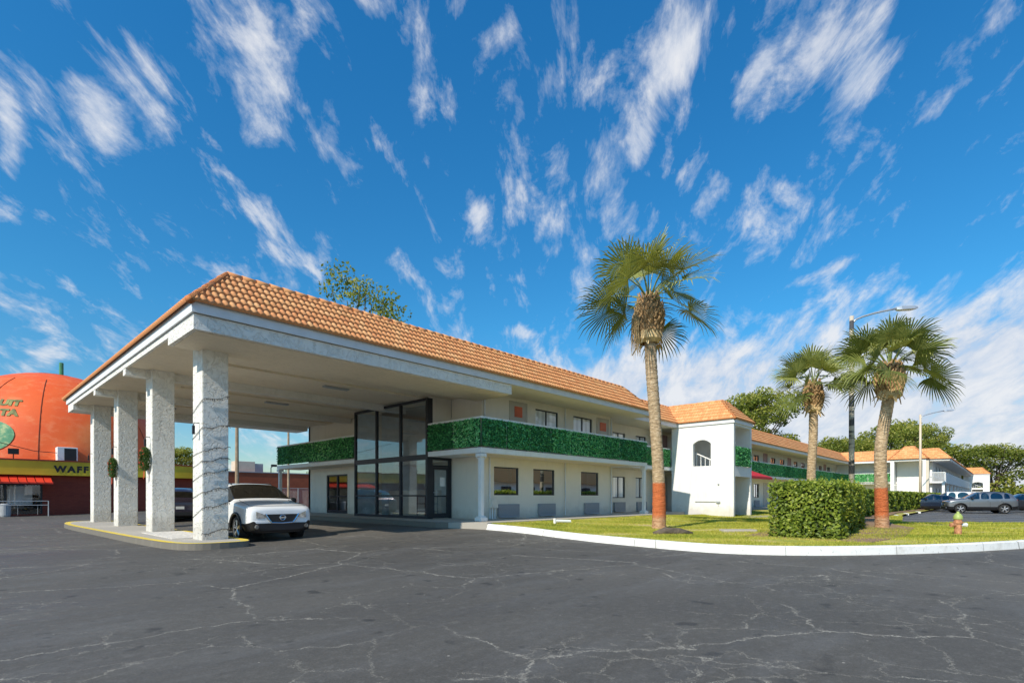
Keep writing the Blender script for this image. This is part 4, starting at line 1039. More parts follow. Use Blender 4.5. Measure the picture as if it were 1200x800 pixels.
# --- sabal palms
def sabal(loc, label, pts, r_base, r_top, boot, crown_r, nf, paint_h, seed, tassel=False):
    r3 = random.Random(seed)
    root = empty('palm_tree', loc, label, 'palm tree', 'palms on the lawn')
    P = [Vector(p) for p in pts]
    # interpolate trunk
    path = []; K = 40
    def interp(t):
        f = t * (len(P) - 1); i = min(int(f), len(P) - 2); u = f - i
        p0, p1, p2, p3 = P[max(i - 1, 0)], P[i], P[i + 1], P[min(i + 2, len(P) - 1)]
        return .5 * ((2 * p1) + (-p0 + p2) * u + (2 * p0 - 5 * p1 + 4 * p2 - p3) * u * u + (-p0 + 3 * p1 - 3 * p2 + p3) * u ** 3)
    rad = []
    for i in range(K * 3 + 1):
        t = i / (K * 3); path.append(interp(t)); rad.append((r_base + (r_top - r_base) * min(1, t * 3.)) * (1 + .035 * math.sin(i * 2.1) + r3.uniform(-.02, .02)) + (.05 * max(0, 1 - t * 25)))
    MB().tube(path, rad, 18).build('trunk', palm_trunk(paint_h), root, smooth=True)
    top = path[-1]; bl, br = boot
    # boots (old leaf bases) criss-crossing on the crownshaft
    b = MB()
    prof = []
    for i in range(9):
        t = i / 8; prof.append((br * (.72 + .38 * math.sin(math.pi * min(1, t * 1.05))) * (1 - .35 * max(0, t - .6)), -bl * .92 + bl * t))
    b.lathe([(r * .82, z) for r, z in prof] + [(.02, prof[-1][1] + .05)], tuple(top), 16)
    rows = 11
    for k in range(rows):
        t = k / (rows - 1); z = -bl * .95 + bl * .95 * t; rr = br * (.72 + .36 * math.sin(math.pi * min(1, t * 1.05))) * (1 - .35 * max(0, t - .6))
        m_ = 13
        for j in range(m_):
            th = 2 * math.pi * (j + .5 * (k % 2)) / m_ + r3.uniform(-.1, .1)
            c = Vector((math.cos(th), math.sin(th), 0)); tan = Vector((-math.sin(th), math.cos(th), 0))
            for sg in (-1, 1):
                p0 = top + c * rr * .8 + tan * sg * .04 + Vector((0, 0, z)); ln = r3.uniform(.16, .3)
                p1 = p0 + c * r3.uniform(.05, .14) + tan * (-sg) * .07 + Vector((0, 0, ln))
                b.tube([p0, (p0 + p1) / 2 + c * .03, p1], [.035, .032, .018], 5)
    b.build('boots', M['boot'], root)
    s = MB()
    for k in range(26):
        th = r3.random() * 2 * math.pi; c = Vector((math.cos(th), math.sin(th), 0)); q = top + c * br * .85 + Vector((0, 0, -bl * r3.uniform(.7, 1.0)))
        e = q + c * r3.uniform(.05, .2) + Vector((0, 0, -r3.uniform(.1, .35))); t_ = Vector((-c.y, c.x, 0)) * r3.uniform(.03, .07)
        s.quad(tuple(q - t_), tuple(q + t_), tuple(e + t_ * .5), tuple(e - t_ * .5))
    if tassel:
        for k in range(90):
            c = Vector((-.62, .25 + r3.uniform(-.15, .15), 0)).normalized(); q = top + c * (br * .9) + Vector((r3.uniform(-.06, .06), r3.uniform(-.06, .06), -bl * .15 - r3.random() * .5))
            s.tube([q, q + c * .15 + Vector((0, 0, -.3)), q + c * (.12 + r3.uniform(-.1, .1)) + Vector((r3.uniform(-.06, .06), 0, -.75 - r3.random() * .6))], [.014, .01, .004], 3, False)
    s.lathe([(br * .62, -bl * .98), (br * .9, -bl * .9), (br * .9, -bl * .72), (br * .6, -bl * .7)], tuple(top), 16)
    s.build('dry_sheaths', M['boot2'], root)
    # fronds
    fans, rf, pet = [], [], MB()
    org = top + Vector((0, 0, .02))
    for k in range(nf):
        th = k * 2.39996 + r3.uniform(-.3, .3); t = (k + .5) / nf
        el = R(84 - 104 * t ** .95 + r3.uniform(-12, 12))
        d = Vector((math.cos(th) * math.cos(el), math.sin(th) * math.cos(el), math.sin(el)))
        pl = crown_r * r3.uniform(.42, .6)
        side = Vector((-math.sin(th), math.cos(th), 0)); upv = side.cross(d) * -1
        if upv.z < 0: upv = -upv
        ctrl = [org + d * .1, org + d * pl * .5 + Vector((0, 0, .02)), org + d * pl - Vector((0, 0, .07 * pl * pl))]
        pet.tube(ctrl, [.028, .018, .012], 5, False)
        base = ctrl[-1]; dd_ = (ctrl[-1] - ctrl[-2]).normalized(); dd_ = (dd_ + Vector((0, 0, -.18))).normalized()
        side = dd_.cross(Vector((0, 0, 1))); side = side.normalized() if side.length > .05 else Vector((-math.sin(th), math.cos(th), 0))
        upv = side.cross(dd_)
        nl = 34; fl = crown_r * r3.uniform(.46, .60)
        twist = r3.uniform(-1.0, 1.0); side2 = side * math.cos(twist) + upv * math.sin(twist); up2 = upv * math.cos(twist) - side * math.sin(twist)
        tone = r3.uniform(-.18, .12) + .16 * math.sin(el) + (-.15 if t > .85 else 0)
        for j in range(nl):
            a = (j / (nl - 1) * 2 - 1) * R(118); L = fl * (1 - .36 * abs(a / R(118)) ** 2) * r3.uniform(.9, 1.06)
            ld = dd_ * math.cos(a) + side2 * math.sin(a) + up2 * (.28 * abs(math.sin(a)) - .05); ld.normalize()
            w_ = ld.cross(up2).normalized(); w0 = .025; droop = r3.uniform(.06, .28)
            b0 = base + ld * .02
            p1 = base + ld * L * .5 + Vector((0, 0, -.02 * L)); p2 = base + ld * L * .8 + Vector((0, 0, -droop * .38 * L)); p3 = base + ld * L * .97 + Vector((0, 0, -droop * 1.05 * L))
            q = [(b0, .004), (p1, w0), (p2, w0 * .7), (p3, .002)]
            for (u0, a0), (u1, a1) in zip(q[:-1], q[1:]):
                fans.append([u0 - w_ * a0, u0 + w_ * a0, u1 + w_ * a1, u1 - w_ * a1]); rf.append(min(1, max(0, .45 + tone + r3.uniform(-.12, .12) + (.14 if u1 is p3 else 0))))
    pet.build('petioles', simple('petiole', (.20, .24, .06), .5, obj=True), root)
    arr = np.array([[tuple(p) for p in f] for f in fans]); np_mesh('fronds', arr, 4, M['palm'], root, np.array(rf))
    return root
sabal((15.8, 8.2, .15), 'tallest palm, standing alone on the lawn before the balcony, its foot painted orange', [(0, 0, -.2), (-.02, .0, 1.6), (-.12, .08, 3.6), (-.25, .15, 5.4), (-.30, .2, 7.35)], .235, .185, (1.4, .45), 2.55, 23, 1.5, 21, True)
sabal((25.7, 6.15, .15), 'palm left of the pole, its lower trunk hidden by the hedge', [(0, 0, -.2), (-.03, 0, 2.0), (.08, -.05, 3.8), (.1, -.05, 5.9)], .20, .175, (1.2, .36), 1.9, 23, 0.1, 5)
sabal((21.4, 3.0, .15), 'leaning palm right of the pole, in front of the hedge, with orange painted foot', [(0, 0, -.2), (-.08, .03, 1.5), (-.05, .03, 2.8), (.16, -.14, 4.3), (.18, -.18, 5.35)], .215, .18, (1.05, .40), 1.95, 26, 1.35, 8)

# ------------------------------------------------------------------ street furniture
def lamp_post(loc, hgt, arm, label, mat, r=.11, seed=0, ang=-.75):
    root = empty('lamp_post', loc, label, 'lamp post')
    MB().tube([(0, 0, -.1), (0, 0, hgt * .5), (0, 0, hgt)], [r, r * .9, r * .72], 12).build('pole', mat, root, smooth=True)
    c, s = math.cos(ang), math.sin(ang)
    pth = [(c * arm * t, s * arm * t, hgt - .35 + .75 * (t ** .55)) for t in (0, .1, .25, .5, .75, 1)]
    MB().tube(pth, [.045] * 6, 8).build('arm', M['steel'], root, smooth=True)
    e = Vector(pth[-1]); h = MB(); d = Vector((c, s, .06)).normalized(); n = Vector((-s, c, 0))
    secs = [(0, .06, .06), (.18, .15, .08), (.8, .17, .07), (1.0, .11, .04)]
    prev = None
    for t, w_, th in secs:
        ctr = e + d * t; ring = [tuple(ctr - n * w_ - Vector((0, 0, th))), tuple(ctr + n * w_ - Vector((0, 0, th))), tuple(ctr + n * w_ * .7 + Vector((0, 0, th))), tuple(ctr - n * w_ * .7 + Vector((0, 0, th)))]
        if prev:
            for k in range(4): h.quad(prev[k], prev[(k + 1) % 4], ring[(k + 1) % 4], ring[k])
        else: h.quad(*ring[::-1])
        prev = ring
    h.quad(*prev); h.build('lamp_head', M['steel'], root)
    return root
lamp_post((28.3, 5.13, .1), 9.35, 2.15, 'tall lamp post with patchy black and tan paint standing between two palms', M['pole'], .125)
lamp_post((64, 5.95, .1), 9.0, 2.4, 'slender beige lamp post standing in the hedge before the far stairs', M['beige_pole'], .12)

hy = empty('fire_hydrant', (19.1, .95, .13), 'weathered brown fire hydrant with bright green cap on the lawn', 'hydrant')
MB().lathe([(.0, 0), (.13, 0), (.13, .04), (.085, .05), (.085, .34), (.115, .35), (.115, .39), (.09, .40), (.09, .46), (0, .46)], n=20).build('barrel', M['hyd'], hy, smooth=False)
MB().lathe([(.11, .46), (.11, .49), (.10, .55), (.06, .61), (.03, .63), (.03, .67), (0, .67)], n=20).build('bonnet', M['hydcap'], hy, smooth=True)
for an in (0.2, -1.0, 2.4):
    c, s_ = math.cos(an), math.sin(an); m = MB(); m.cyl((c * .06, s_ * .06, .30), (c * .17, s_ * .17, .30), .05); m.cyl((c * .17, s_ * .17, .30), (c * .21, s_ * .21, .30), .06, n=8); m.build('nozzle', M['hyd'] if an > 0 else M['plate'], hy)
# stone slab and log-like edging on the lawn
o = MB().box(-.5, .5, -.18, .18, 0, .11).build('stone_slab', M['concrete'], bevel=.03); o.location = (15.95, 5.75, LZ(16, 5.7) - .03); o.rotation_euler = (0, 0, -.78); tag(o, 'flat pale concrete slab lying on the lawn in the palm shade', 'slab')
m = MB(); m.tube([(-.55, 0, .03), (-.2, .03, .08), (.2, 0, .07), (.55, -.04, .02)], [.05, .12, .11, .05], 10); o = m.build('fallen_log', M['bark'], smooth=True); o.location = (13.7, 6.7, LZ(13.7, 6.7)); o.rotation_euler = (0, 0, -.7); tag(o, 'weathered grey log half sunk in the grass near the kerb', 'log')
o = MB().tube([(0, 0, -.05), (0, 0, .14)], .05, 8).tube([(0, 0, .05), (.5, -.3, .03)], .05, 8).build('irrigation_pipe', M['white']); o.location = (14.3, 11.3, .33); tag(o, 'short white pipe sticking out of the lawn beside the walkway', 'pipe')

# wheel stops along the hedge
for i, (x, y) in enumerate([(27.3, 3.7), (30.4, 4.25), (34, 4.5), (38.5, 4.7), (43.5, 4.8), (49, 4.7)]):
    o = MB().box(-.85, .85, -.08, .08, 0, .13).build('wheel_stop', M['kerb_white'], bevel=.03) if i == 0 else ws.copy()
    if i == 0: ws = o
    else: COL.objects.link(o)
    o.location = (x, y, .0 if i > 1 else .05); o.rotation_euler = (0, 0, R(12)); tag(o, 'white concrete wheel stop along the hedge', 'wheel stop', 'wheel stops in front of the hedge')
# parking bay markings
mk = MB()
for i in range(9):
    x = 33 + i * 3.2; mk.quad((x, -.8, .005), (x + .1, -.8, .005), (x + 1.2, 4.2, .005), (x + 1.1, 4.2, .005))
tag(mk.build('bay_marking', M['kerb_white']), kind='structure')

# wreaths
def wreath(loc, sz, label):
    root = empty('wreath', loc, label, 'wreath', 'christmas wreaths hung on the canopy columns')
    n = 2600; a = rng.random(n) * 2 * np.pi; b = rng.random(n) * 2 * np.pi; rr = .09 * rng.random(n) ** .4
    c = np.stack([np.cos(b) * rr, (sz + np.sin(b) * rr) * np.cos(a), (sz + np.sin(b) * rr) * np.sin(a)], 1)
    np_mesh('foliage', leaves(c, .035, aspect=.25), 4, M['wreath'], root)
    m = MB()
    for k in range(26):
        t = random.random() * 6.28; p = Vector((-.07 + random.uniform(-.03, .03), math.cos(t) * sz, math.sin(t) * sz)); m.lathe([(0, -.022), (.018, -.01), (.018, .01), (0, .022)], tuple(p), 6)
    m.build('berries', M['berries'], root)
    m = MB(); m.quad((-.02, -.02, -sz), (-.02, .02, -sz), (-.03, .06, -sz - .32), (-.03, .0, -sz - .34)); m.quad((-.02, -.05, -sz), (-.02, 0, -sz), (-.03, -.04, -sz - .3), (-.03, -.1, -sz - .28)); m.build('ribbon', M['berries'], root)
wreath((4.17, 19.05, 2.35), .27, 'green wreath with red berries on the column second from the right')
wreath((4.17, 23.5, 2.25), .27, 'green wreath on the third column from the right, the smaller one in the photo')

# string light wire round the nearest column
m = MB(); zz = [.30, .92, 1.32, 1.75, 2.05, 2.32, 2.85, 3.55]
path = []
for i, z in enumerate(zz):
    zn = zz[i + 1] if i + 1 < len(zz) else z + .3
    for k in range(15):
        t = k / 14; path.append((4.265 + t * .62, 14.175, z + .13 * t + .02 * math.sin(t * 9 + z * 7) + random.uniform(-.012, .012)))
    if i + 1 < len(zz): path += [(4.89, 14.55, z + .15), (4.885, 14.935, z + .17), (4.27, 14.935, z + (zn - z) * .6), (4.265, 14.55, z + (zn - z) * .8)]
m.tube(path, .0065, 4)
for p in path:
    if p[1] < 14.2 and random.random() < .7:
        p = Vector(p); m.tube([p, p + Vector((random.uniform(-.02, .02), -.015, -random.uniform(.02, .06)))], [.006, .009], 4)
tag(m.build('string_lights', M['black']), 'dark wire of string lights wound in bands round the nearest canopy column', 'string lights')

# ------------------------------------------------------------------ diner with orange dome
D0 = (0, 45, 0); OFF.append(D0)
dn = empty('diner', D0, 'round orange domed diner with yellow fascia and red brick walls left of the canopy', 'diner')
m = MB(); wall(m, (-16, 45.4), (13.0, 45.4), 0, 2.6, [(13.4, 20.4, .12, 2.05)], .3, 1); m.box(12.7, 13.0, 45.7, 62, 0, 2.6); m.box(-16, 13, 45.71, 62, 2.55, 2.6); m.build('wall', M['red_brick'], dn)
m = MB(); m.box(-16.4, 13.3, 44.95, 45.2, 2.6, 3.5); m.box(13.05, 13.3, 45.2, 62, 2.6, 3.5); m.build('fascia', M['yellow_sign'], dn)
m = MB(); m.box(-16.45, 13.35, 44.9, 45.25, 3.5, 3.58); m.box(-16, 13, 45.25, 62, 3.45, 3.52); m.build('parapet_trim', M['red_brick'], dn)
dm = MB(); Cx, Cy, Cz, Rd = 5.9, 54.2, 2.75, 7.9
prof = [(Rd * math.cos(a), Rd * math.sin(a)) for a in [R(x_) for x_ in range(0, 91, 5)]]
dm.lathe([(max(r, .01), z) for r, z in prof], (Cx, Cy, Cz), 64); do = dm.build('dome', M['dome'], dn, smooth=True)
sm = MB()
for k in range(14):
    th = R(k * 360 / 14 + 1)
    sm.tube([(Cx + (Rd + .01) * math.cos(a) * math.cos(th), Cy + (Rd + .01) * math.cos(a) * math.sin(th), Cz + (Rd + .01) * math.sin(a)) for a in [R(q) for q in range(4, 64, 4)]], .022, 5)
sm.build('seam', M['seam'], do)
MB().tube([(Cx + .4, Cy - .5, Cz + Rd - .2), (Cx + .4, Cy - .5, Cz + Rd + .95)], .14, 10).build('stem', M['teal'], do)
MB().lathe([(1.25, 7.82), (.8, 7.88), (.1, 7.94)], (Cx, Cy, Cz), 24).build('calyx', M['faded_green'], do)
def text_mesh(txt, size, spacing=1.0, bold=.0):
    cu = bpy.data.curves.new('t', 'FONT'); cu.body = txt; cu.size = size; cu.space_character = spacing; cu.offset = bold; cu.extrude = .0; cu.align_x = 'LEFT'
    o = bpy.data.objects.new('t', cu); COL.objects.link(o)
    dg = bpy.context.evaluated_depsgraph_get(); me = bpy.data.meshes.new_from_object(o.evaluated_get(dg)); bpy.data.objects.remove(o); bpy.data.curves.remove(cu); return me
me = text_mesh('WAFFLE', .56, 1.30, .03)
for v_ in me.vertices: v_.co = Vector((v_.co.x, -.065, v_.co.y))
me.materials.clear(); me.materials.append(M['black'])
o = bpy.data.objects.new('lettering', me); COL.objects.link(o); o.parent = dn; o.location = (4.93, 0, 2.82)
def dome_text(txt, size, th0, el0, mat, sp=1.05):
    me = text_mesh(txt, size, sp, .05)
    bm = bmesh.new(); bm.from_mesh(me); bmesh.ops.triangulate(bm, faces=bm.faces); bmesh.ops.subdivide_edges(bm, edges=bm.edges, cuts=2, use_grid_fill=True)
    w = max(v.co.x for v in bm.verts)
    for v in bm.verts:
        th = th0 + (v.co.x - w) / (Rd * math.cos(el0)); el = el0 + v.co.y / Rd; q = Rd + .025
        v.co = Vector((Cx + q * math.cos(el) * math.cos(th), Cy + q * math.cos(el) * math.sin(th), Cz + q * math.sin(el))) - Vector(D0)
    bm.to_mesh(me); bm.free(); me.materials.clear(); me.materials.append(mat)
    o = bpy.data.objects.new('lettering', me); COL.objects.link(o); o.parent = do
import_th = math.atan2(0 - Cy, 0 - Cx)
dome_text('FRUIT', .72, R(-111), R(35), M['faded_green']); dome_text('TA', .72, R(-111), R(28.8), M['faded_green'])
m = MB(); c0 = (R(-122), R(18))
ring = []
for k in range(28):
    a = 2 * math.pi * k / 28; th = c0[0] + 1.5 * math.cos(a) / Rd; el = c0[1] + 1.05 * math.sin(a) / Rd * (1 if math.sin(a) > 0 else 1.1)
    ring.append((th, el))
def sp(th, el, q=Rd + .03): return (Cx + q * math.cos(el) * math.cos(th), Cy + q * math.cos(el) * math.sin(th), Cz + q * math.sin(el))
for j in range(5):
    for k in range(28):
        a, b = ring[k], ring[(k + 1) % 28]; f0, f1 = j / 5, (j + 1) / 5
        L_ = lambda p, f: sp(c0[0] + (p[0] - c0[0]) * f, c0[1] + (p[1] - c0[1]) * f)
        m.quad(L_(a, f0), L_(b, f0), L_(b, f1), L_(a, f1))
m.build('painted_leaf', M['leafpaint'], do)
# rooftop unit, awning, glazing, rail
m = MB().box(5.15, 6.2, 45.6, 46.6, 3.52, 4.5); ac = m.build('rooftop_unit', M['white'], dn, bevel=.02); MB().box(5.5, 6.12, 45.57, 45.598, 3.6, 4.42).build('grille', M['black'], ac)
m = MB(); x_ = -3.2
while x_ < 4.6:
    m.quad((x_, 44.2, 2.12), (x_ + .36, 44.2, 2.12), (x_ + .36, 45.35, 2.56), (x_, 45.35, 2.56)); m.box(x_ + .36, x_ + .40, 44.19, 44.24, 2.08, 2.16); x_ += .4
m.quad((-3.2, 44.2, 2.02), (4.8, 44.2, 2.02), (4.8, 44.2, 2.12), (-3.2, 44.2, 2.12)); m.build('awning', M['red_metal'], dn)
m = MB()
for x_ in (-2.55, -.2, 2.35, 2.6, 4.3): m.box(x_, x_ + .1, 45.45, 45.55, .12, 2.05)
m.box(-2.6, 4.4, 45.46, 45.54, 1.96, 2.04); fo = m.build('window', M['dark'], dn)
m = MB(); m.quad((-2.6, 45.5, .12), (4.4, 45.5, .12), (4.4, 45.5, 2.0), (-2.6, 45.5, 2.0)); m.build('pane', M['glass'], fo)
MB().box(-2.8, 4.6, 47.5, 47.6, 0, 2.6).build('room_back', M['room'], fo); MB().box(2.8, 4.0, 46.4, 46.5, .7, 1.9).build('poster', M['paper'], fo)
OFF.append((0, 0, 0))
rl = MB()
for x_ in (-2.4, .3, 2.0, 4.5): rl.tube([(x_, 43.6, 0), (x_, 43.6, .95)], .03, 6)
for z in (.95, .7): rl.tube([(-2.4, 43.6, z), (4.5, 43.6, z)], .022, 6)
for x_ in np.arange(-2.3, 4.5, .9): rl.tube([(x_, 43.6, .12), (x_, 43.6, .7)], .008, 4)
tag(rl.build('railing', M['grey']), 'grey metal railing in front of the diner windows', 'railing')
tag(MB().lathe([(.22, 0), (.25, .1), (.25, .75), (.2, .8), (0, .8)], (2.6, 44.3, 0), 16).build('litter_bin', M['grey'], smooth=False), 'grey litter bin behind the railing of the diner', 'bin')
tag(MB().tube([(-3.5, 42, 6.2), (0, 43, 5.0), (4, 45, 4.1), (5.6, 46, 4.1)], .02, 4).build('overhead_cable', M['black']), 'thin sagging cable crossing in front of the orange dome', 'cable')
MBp = MB().tube([(3.0, 45.1, 3.55), (3.0, 45.0, 3.9)], .03, 6).box(2.75, 3.25, 44.9, 45.05, 3.85, 4.2)
tag(MBp.build('floodlight', M['black']), 'small black floodlight on the yellow parapet of the diner', 'floodlight')

# red brick building and yard behind
rb = empty('brick_building', (15, 60, 0), 'low red brick building with rooftop unit, seen under the canopy', 'building'); OFF.append((15, 60, 0))
m = MB(); m.box(16, 30.5, 60, 72, -.05, 3.85); m.build('wall', M['red_brick2'], rb)
MB().box(15.95, 30.55, 59.95, 60.2, 3.85, 3.95).build('parapet', M['grey'], rb)
ru = MB().box(21.6, 23.6, 60.8, 62.2, 3.9, 5.1).build('rooftop_unit', M['beige'], rb, bevel=.03); MB().box(23.61, 24.5, 60.9, 62, 3.9, 4.9).build('housing', M['grey'], ru)
m = MB()
for x_ in (25.2, 26.9): m.tube([(x_, 60.5, 3.9), (x_, 60.5, 4.5), (x_ + .25, 60.3, 4.75)], .05, 6); m.box(x_ - .05, x_ + .5, 60.1, 60.4, 4.6, 4.85)
m.build('floodlight', M['black'], rb)
OFF.append((0, 0, 0))
def util(loc, h, r, label, ang=0):
    rt_ = empty('utility_pole', loc, label, 'utility pole'); MB().tube([(0, 0, -.1), (0, 0, h)], [r, r * .7], 10).build('pole', M['wood'], rt_)
    MB().box(-.9, .9, -.05, .05, h - .7, h - .58).build('crossarm', M['wood'], rt_)
util((17.7, 49.6, 0), 10.5, .17, 'wooden utility pole seen under the canopy, left of the white car roof')
util((19.5, 43.4, 0), 10, .10, 'thin utility pole rising behind the far balcony corner')
# chain link fence
fe = empty('chain_link_fence', (18, 47, 0), 'grey chain link fence before the red brick building', 'fence'); OFF.append((18, 47, 0))
m = MB()
for i in range(9): m.tube([(18 + i * 2, 47, 0), (18 + i * 2, 47, 2.0)], .04, 6)
m.tube([(18, 47, 1.98), (34, 47, 1.98)], .025, 6); m.build('frame', M['fence'], fe)
m = MB()
for i in range(160):
    x_ = 16 + i * .12
    for sg in (1, -1):
        a, b = (x_, 47, .05), (x_ + sg * 1.9, 47, 1.95)
        if min(a[0], b[0]) >= 17.9 and max(a[0], b[0]) <= 34.1: m.tube([a, b], .006, 3, False)
m.build('mesh', M['fence'], fe)
OFF.append((0, 0, 0))
wh = empty('white_house', (34, 74, 0), 'small white house with grey roof beyond the fence', 'house'); OFF.append((34, 74, 0))
MB().box(30, 40, 74, 80, 0, 3.0).build('wall', M['white_wall'], wh); MB().prism([(29.7, 73.7), (40.3, 73.7), (40.3, 80.3), (29.7, 80.3)], 3.0, 3.3).build('roof', M['grey'], wh)
for x_ in (31.5, 34.5, 37.5): MB().box(x_, x_ + 1.0, 73.96, 73.995, 1.0, 2.1).build('window', M['dark'], wh)
OFF.append((0, 0, 0))

# building and palms across the road behind the viewer: what the windows mirror
rf_ = empty('roadside_building', (30, -14, 0), 'white two storey block with orange roof across the lot, mirrored in the motel windows', 'building'); OFF.append((30, -14, 0))
MB().box(30, 95, -20, -14, 0, 2.9).build('wall', M['white_wall'], rf_); MB().box(29.6, 95.4, -20.4, -13.3, 2.9, 4.6).build('roof', M['tile'], rf_)
for x_ in range(32, 92, 4): MB().box(x_, x_ + 1.8, -13.99, -13.95, 1, 2.4).build('window', M['dark'], rf_)
OFF.append((0, 0, 0))
for i, (x_, y_) in enumerate([(38, -30), (51, -32), (64, -33), (78, -32), (92, -33)]):
    dup(o2, (x_, y_, 0), i * 1.3, ['oak', 'second oak', 'third oak', 'fourth oak', 'fifth oak'][i] + ' behind the block across the lot, off to the photographer\'s back', (.8, .8, .7))

# ------------------------------------------------------------------ vehicles
def car(name, label, cat, L, Wd, Ht, col, metal=0, style='suv', detail=True):
    """front at -y, centre at origin, wheels on z=0"""
    root = empty(name, (0, 0, 0), label, cat)
    w = Wd / 2; s = L / 4.3; h = Ht / 1.59
    # station: y, w_low, w_mid, w_belt, z_bot, z_belt, w_edge, z_edge, w_top, z_top
    roof_end = {'suv': 3.75, 'hatch': 3.6, 'sedan': 3.0}[style]
    S = [
        (0.00, .64, .70, .68, .30, .74, .60, .78, .36, .80),
        (0.04, .74, .81, .79, .23, .80, .70, .86, .42, .885),
        (0.20, .81, .87, .86, .20, .88, .78, .94, .48, .965),
        (0.60, .84, .895, .885, .20, .95, .81, 1.00, .50, 1.02),
        (1.05, .85, .90, .885, .20, 1.00, .81, 1.05, .50, 1.065),
        (1.20, .85, .90, .885, .20, 1.02, .79, 1.075, .50, 1.09),
        (1.27, .85, .90, .885, .20, 1.03, .78, 1.11, .50, 1.13),
        (1.98, .85, .90, .88, .20, 1.04, .665, 1.47, .5, 1.53),
        (2.06, .85, .90, .88, .20, 1.04, .66, 1.495, .5, 1.55),
        (2.55, .85, .90, .88, .20, 1.045, .66, 1.515, .5, 1.565),
        (2.63, .85, .90, .88, .20, 1.045, .66, 1.515, .5, 1.565),
        (3.35, .85, .90, .88, .20, 1.06, .65, 1.49, .5, 1.55),
        (3.43, .85, .90, .88, .20, 1.06, .65, 1.485, .5, 1.545),
        (3.78, .84, .90, .87, .21, 1.08, .59, 1.43, .43, 1.50),
        (4.00, .82, .89, .86, .23, 1.08, .60, 1.34, .42, 1.38),
        (4.17, .80, .87, .84, .26, 1.02, .66, 1.10, .42, 1.12),
        (4.26, .76, .83, .80, .30, .96, .66, 1.02, .42, 1.03),
        (4.30, .60, .66, .64, .36, .80, .52, .86, .32, .88)]
    if style == 'sedan':
        S = S[:9] + [(2.5, .85, .90, .88, .20, 1.0, .62, 1.40, .45, 1.44), (2.58, .85, .90, .88, .20, 1.0, .62, 1.40, .45, 1.44), (3.0, .85, .9, .88, .2, 1.0, .6, 1.36, .43, 1.42), (3.08, .85, .9, .88, .2, 1.0, .6, 1.34, .43, 1.40), (3.65, .84, .9, .87, .2, 1.0, .7, 1.06, .45, 1.08), (3.75, .84, .9, .87, .21, .99, .74, 1.03, .45, 1.05), (4.15, .8, .87, .84, .26, .95, .7, 1.0, .42, 1.01), (4.26, .76, .83, .80, .30, .90, .66, .96, .42, .97), (4.3, .6, .66, .64, .36, .76, .52, .82, .32, .84)]
    bm = bmesh.new(); rings = []
    for (y, wl, wm, wb, zb, zt, we, ze, wt, z7) in S:
        k = w / .9
        half = [(wl * .93, zb), (wl, zb + .10), (wm, zb + .28), (wm, zt - .20), (wb, zt), (we, ze), (wt, z7), ]
        pts = [(0, zb - .0)] + half + [(0, z7 + .012)]
        ring = [(x_ * k, z_ * h) for x_, z_ in pts] + [(-x_ * k, z_ * h) for x_, z_ in half[::-1]]
        rings.append([bm.verts.new((x_, y * s - L / 2, z_)) for x_, z_ in ring])
    nr = len(rings[0]); nS = len(rings)
    GL = {}
    for i in range(nS - 1):
        for j in range(nr):
            f = bm.faces.new((rings[i][j], rings[i + 1][j], rings[i + 1][(j + 1) % nr], rings[i][(j + 1) % nr])); f.smooth = True
            mi = 0
            glass_side = (j == 5 or j == nr - 6); top_ = j in (6, 7, nr - 8, nr - 7)
            if style != 'sedan':
                if glass_side and i in (7 - 1, 8, 10, 12): mi = 1
                if glass_side and i == 6: mi = 1
                if top_ and i == 6: mi = 2
                if top_ and i == 14: mi = 3
            else:
                if glass_side and i in (6, 8, 10): mi = 1
                if top_ and i == 6: mi = 2
                if top_ and i == 12: mi = 3
            if j in (0, nr - 1, 1, nr - 2, 2, nr - 3): mi = 4 if mi == 0 else mi
            f.material_index = mi
    for rg, rev in ((rings[0], False), (rings[-1], True)):
        f = bm.faces.new(rg if not rev else rg[::-1]); f.material_index = 4 if False else 0
    bmesh.ops.recalc_face_normals(bm, faces=bm.faces)
    cr = bm.edges.layers.float.get('crease_edge') or bm.edges.layers.float.new('crease_edge')
    for e in bm.edges:
        ms = {f.material_index for f in e.link_faces}
        if len(ms) > 1: e[cr] = 1.0
    for rg in rings:
        pass
    for i in range(1, nS - 1):
        for j in (5, nr - 5):
            e = bm.edges.get((rings[i][j], rings[i + 1][j]))
            if e and e[cr] < .5: e[cr] = .7
        for j in (4, nr - 4):
            e = bm.edges.get((rings[i][j], rings[i + 1][j]))
            if e: e[cr] = max(e[cr], .6)
    me = bpy.data.meshes.new('body'); bm.to_mesh(me); bm.free()
    tmp = bpy.data.objects.new('tmp', me); COL.objects.link(tmp)
    for _ in range(6): me.materials.append(M['black'])
    sd = tmp.modifiers.new('s', 'SUBSURF'); sd.levels = sd.render_levels = 2
    cut = []
    wr = .335 * h; yf = -L / 2 + .82 * s; yr = -L / 2 + 3.45 * s
    for yy in (yf, yr):
        m = MB(); m.cyl((-2, yy, wr), (2, yy, wr), wr + .055, n=28); c = m.build('cut', M['black']); c.data.materials.clear(); [c.data.materials.append(M['black']) for _ in range(6)]
        for p in c.data.polygons: p.material_index = 5
        b = tmp.modifiers.new('b', 'BOOLEAN'); b.operation = 'DIFFERENCE'; b.object = c; b.solver = 'EXACT'; cut.append(c)
    dg = bpy.context.evaluated_depsgraph_get(); full = bpy.data.meshes.new_from_object(tmp.evaluated_get(dg))
    bpy.data.objects.remove(tmp)
    for c in cut: bpy.data.objects.remove(c)
    from mathutils.bvhtree import BVHTree
    bvh = BVHTree.FromPolygons([v.co.copy() for v in full.vertices], [tuple(p.vertices) for p in full.polygons])
    pm = paint(name + '_paint', col, metal)
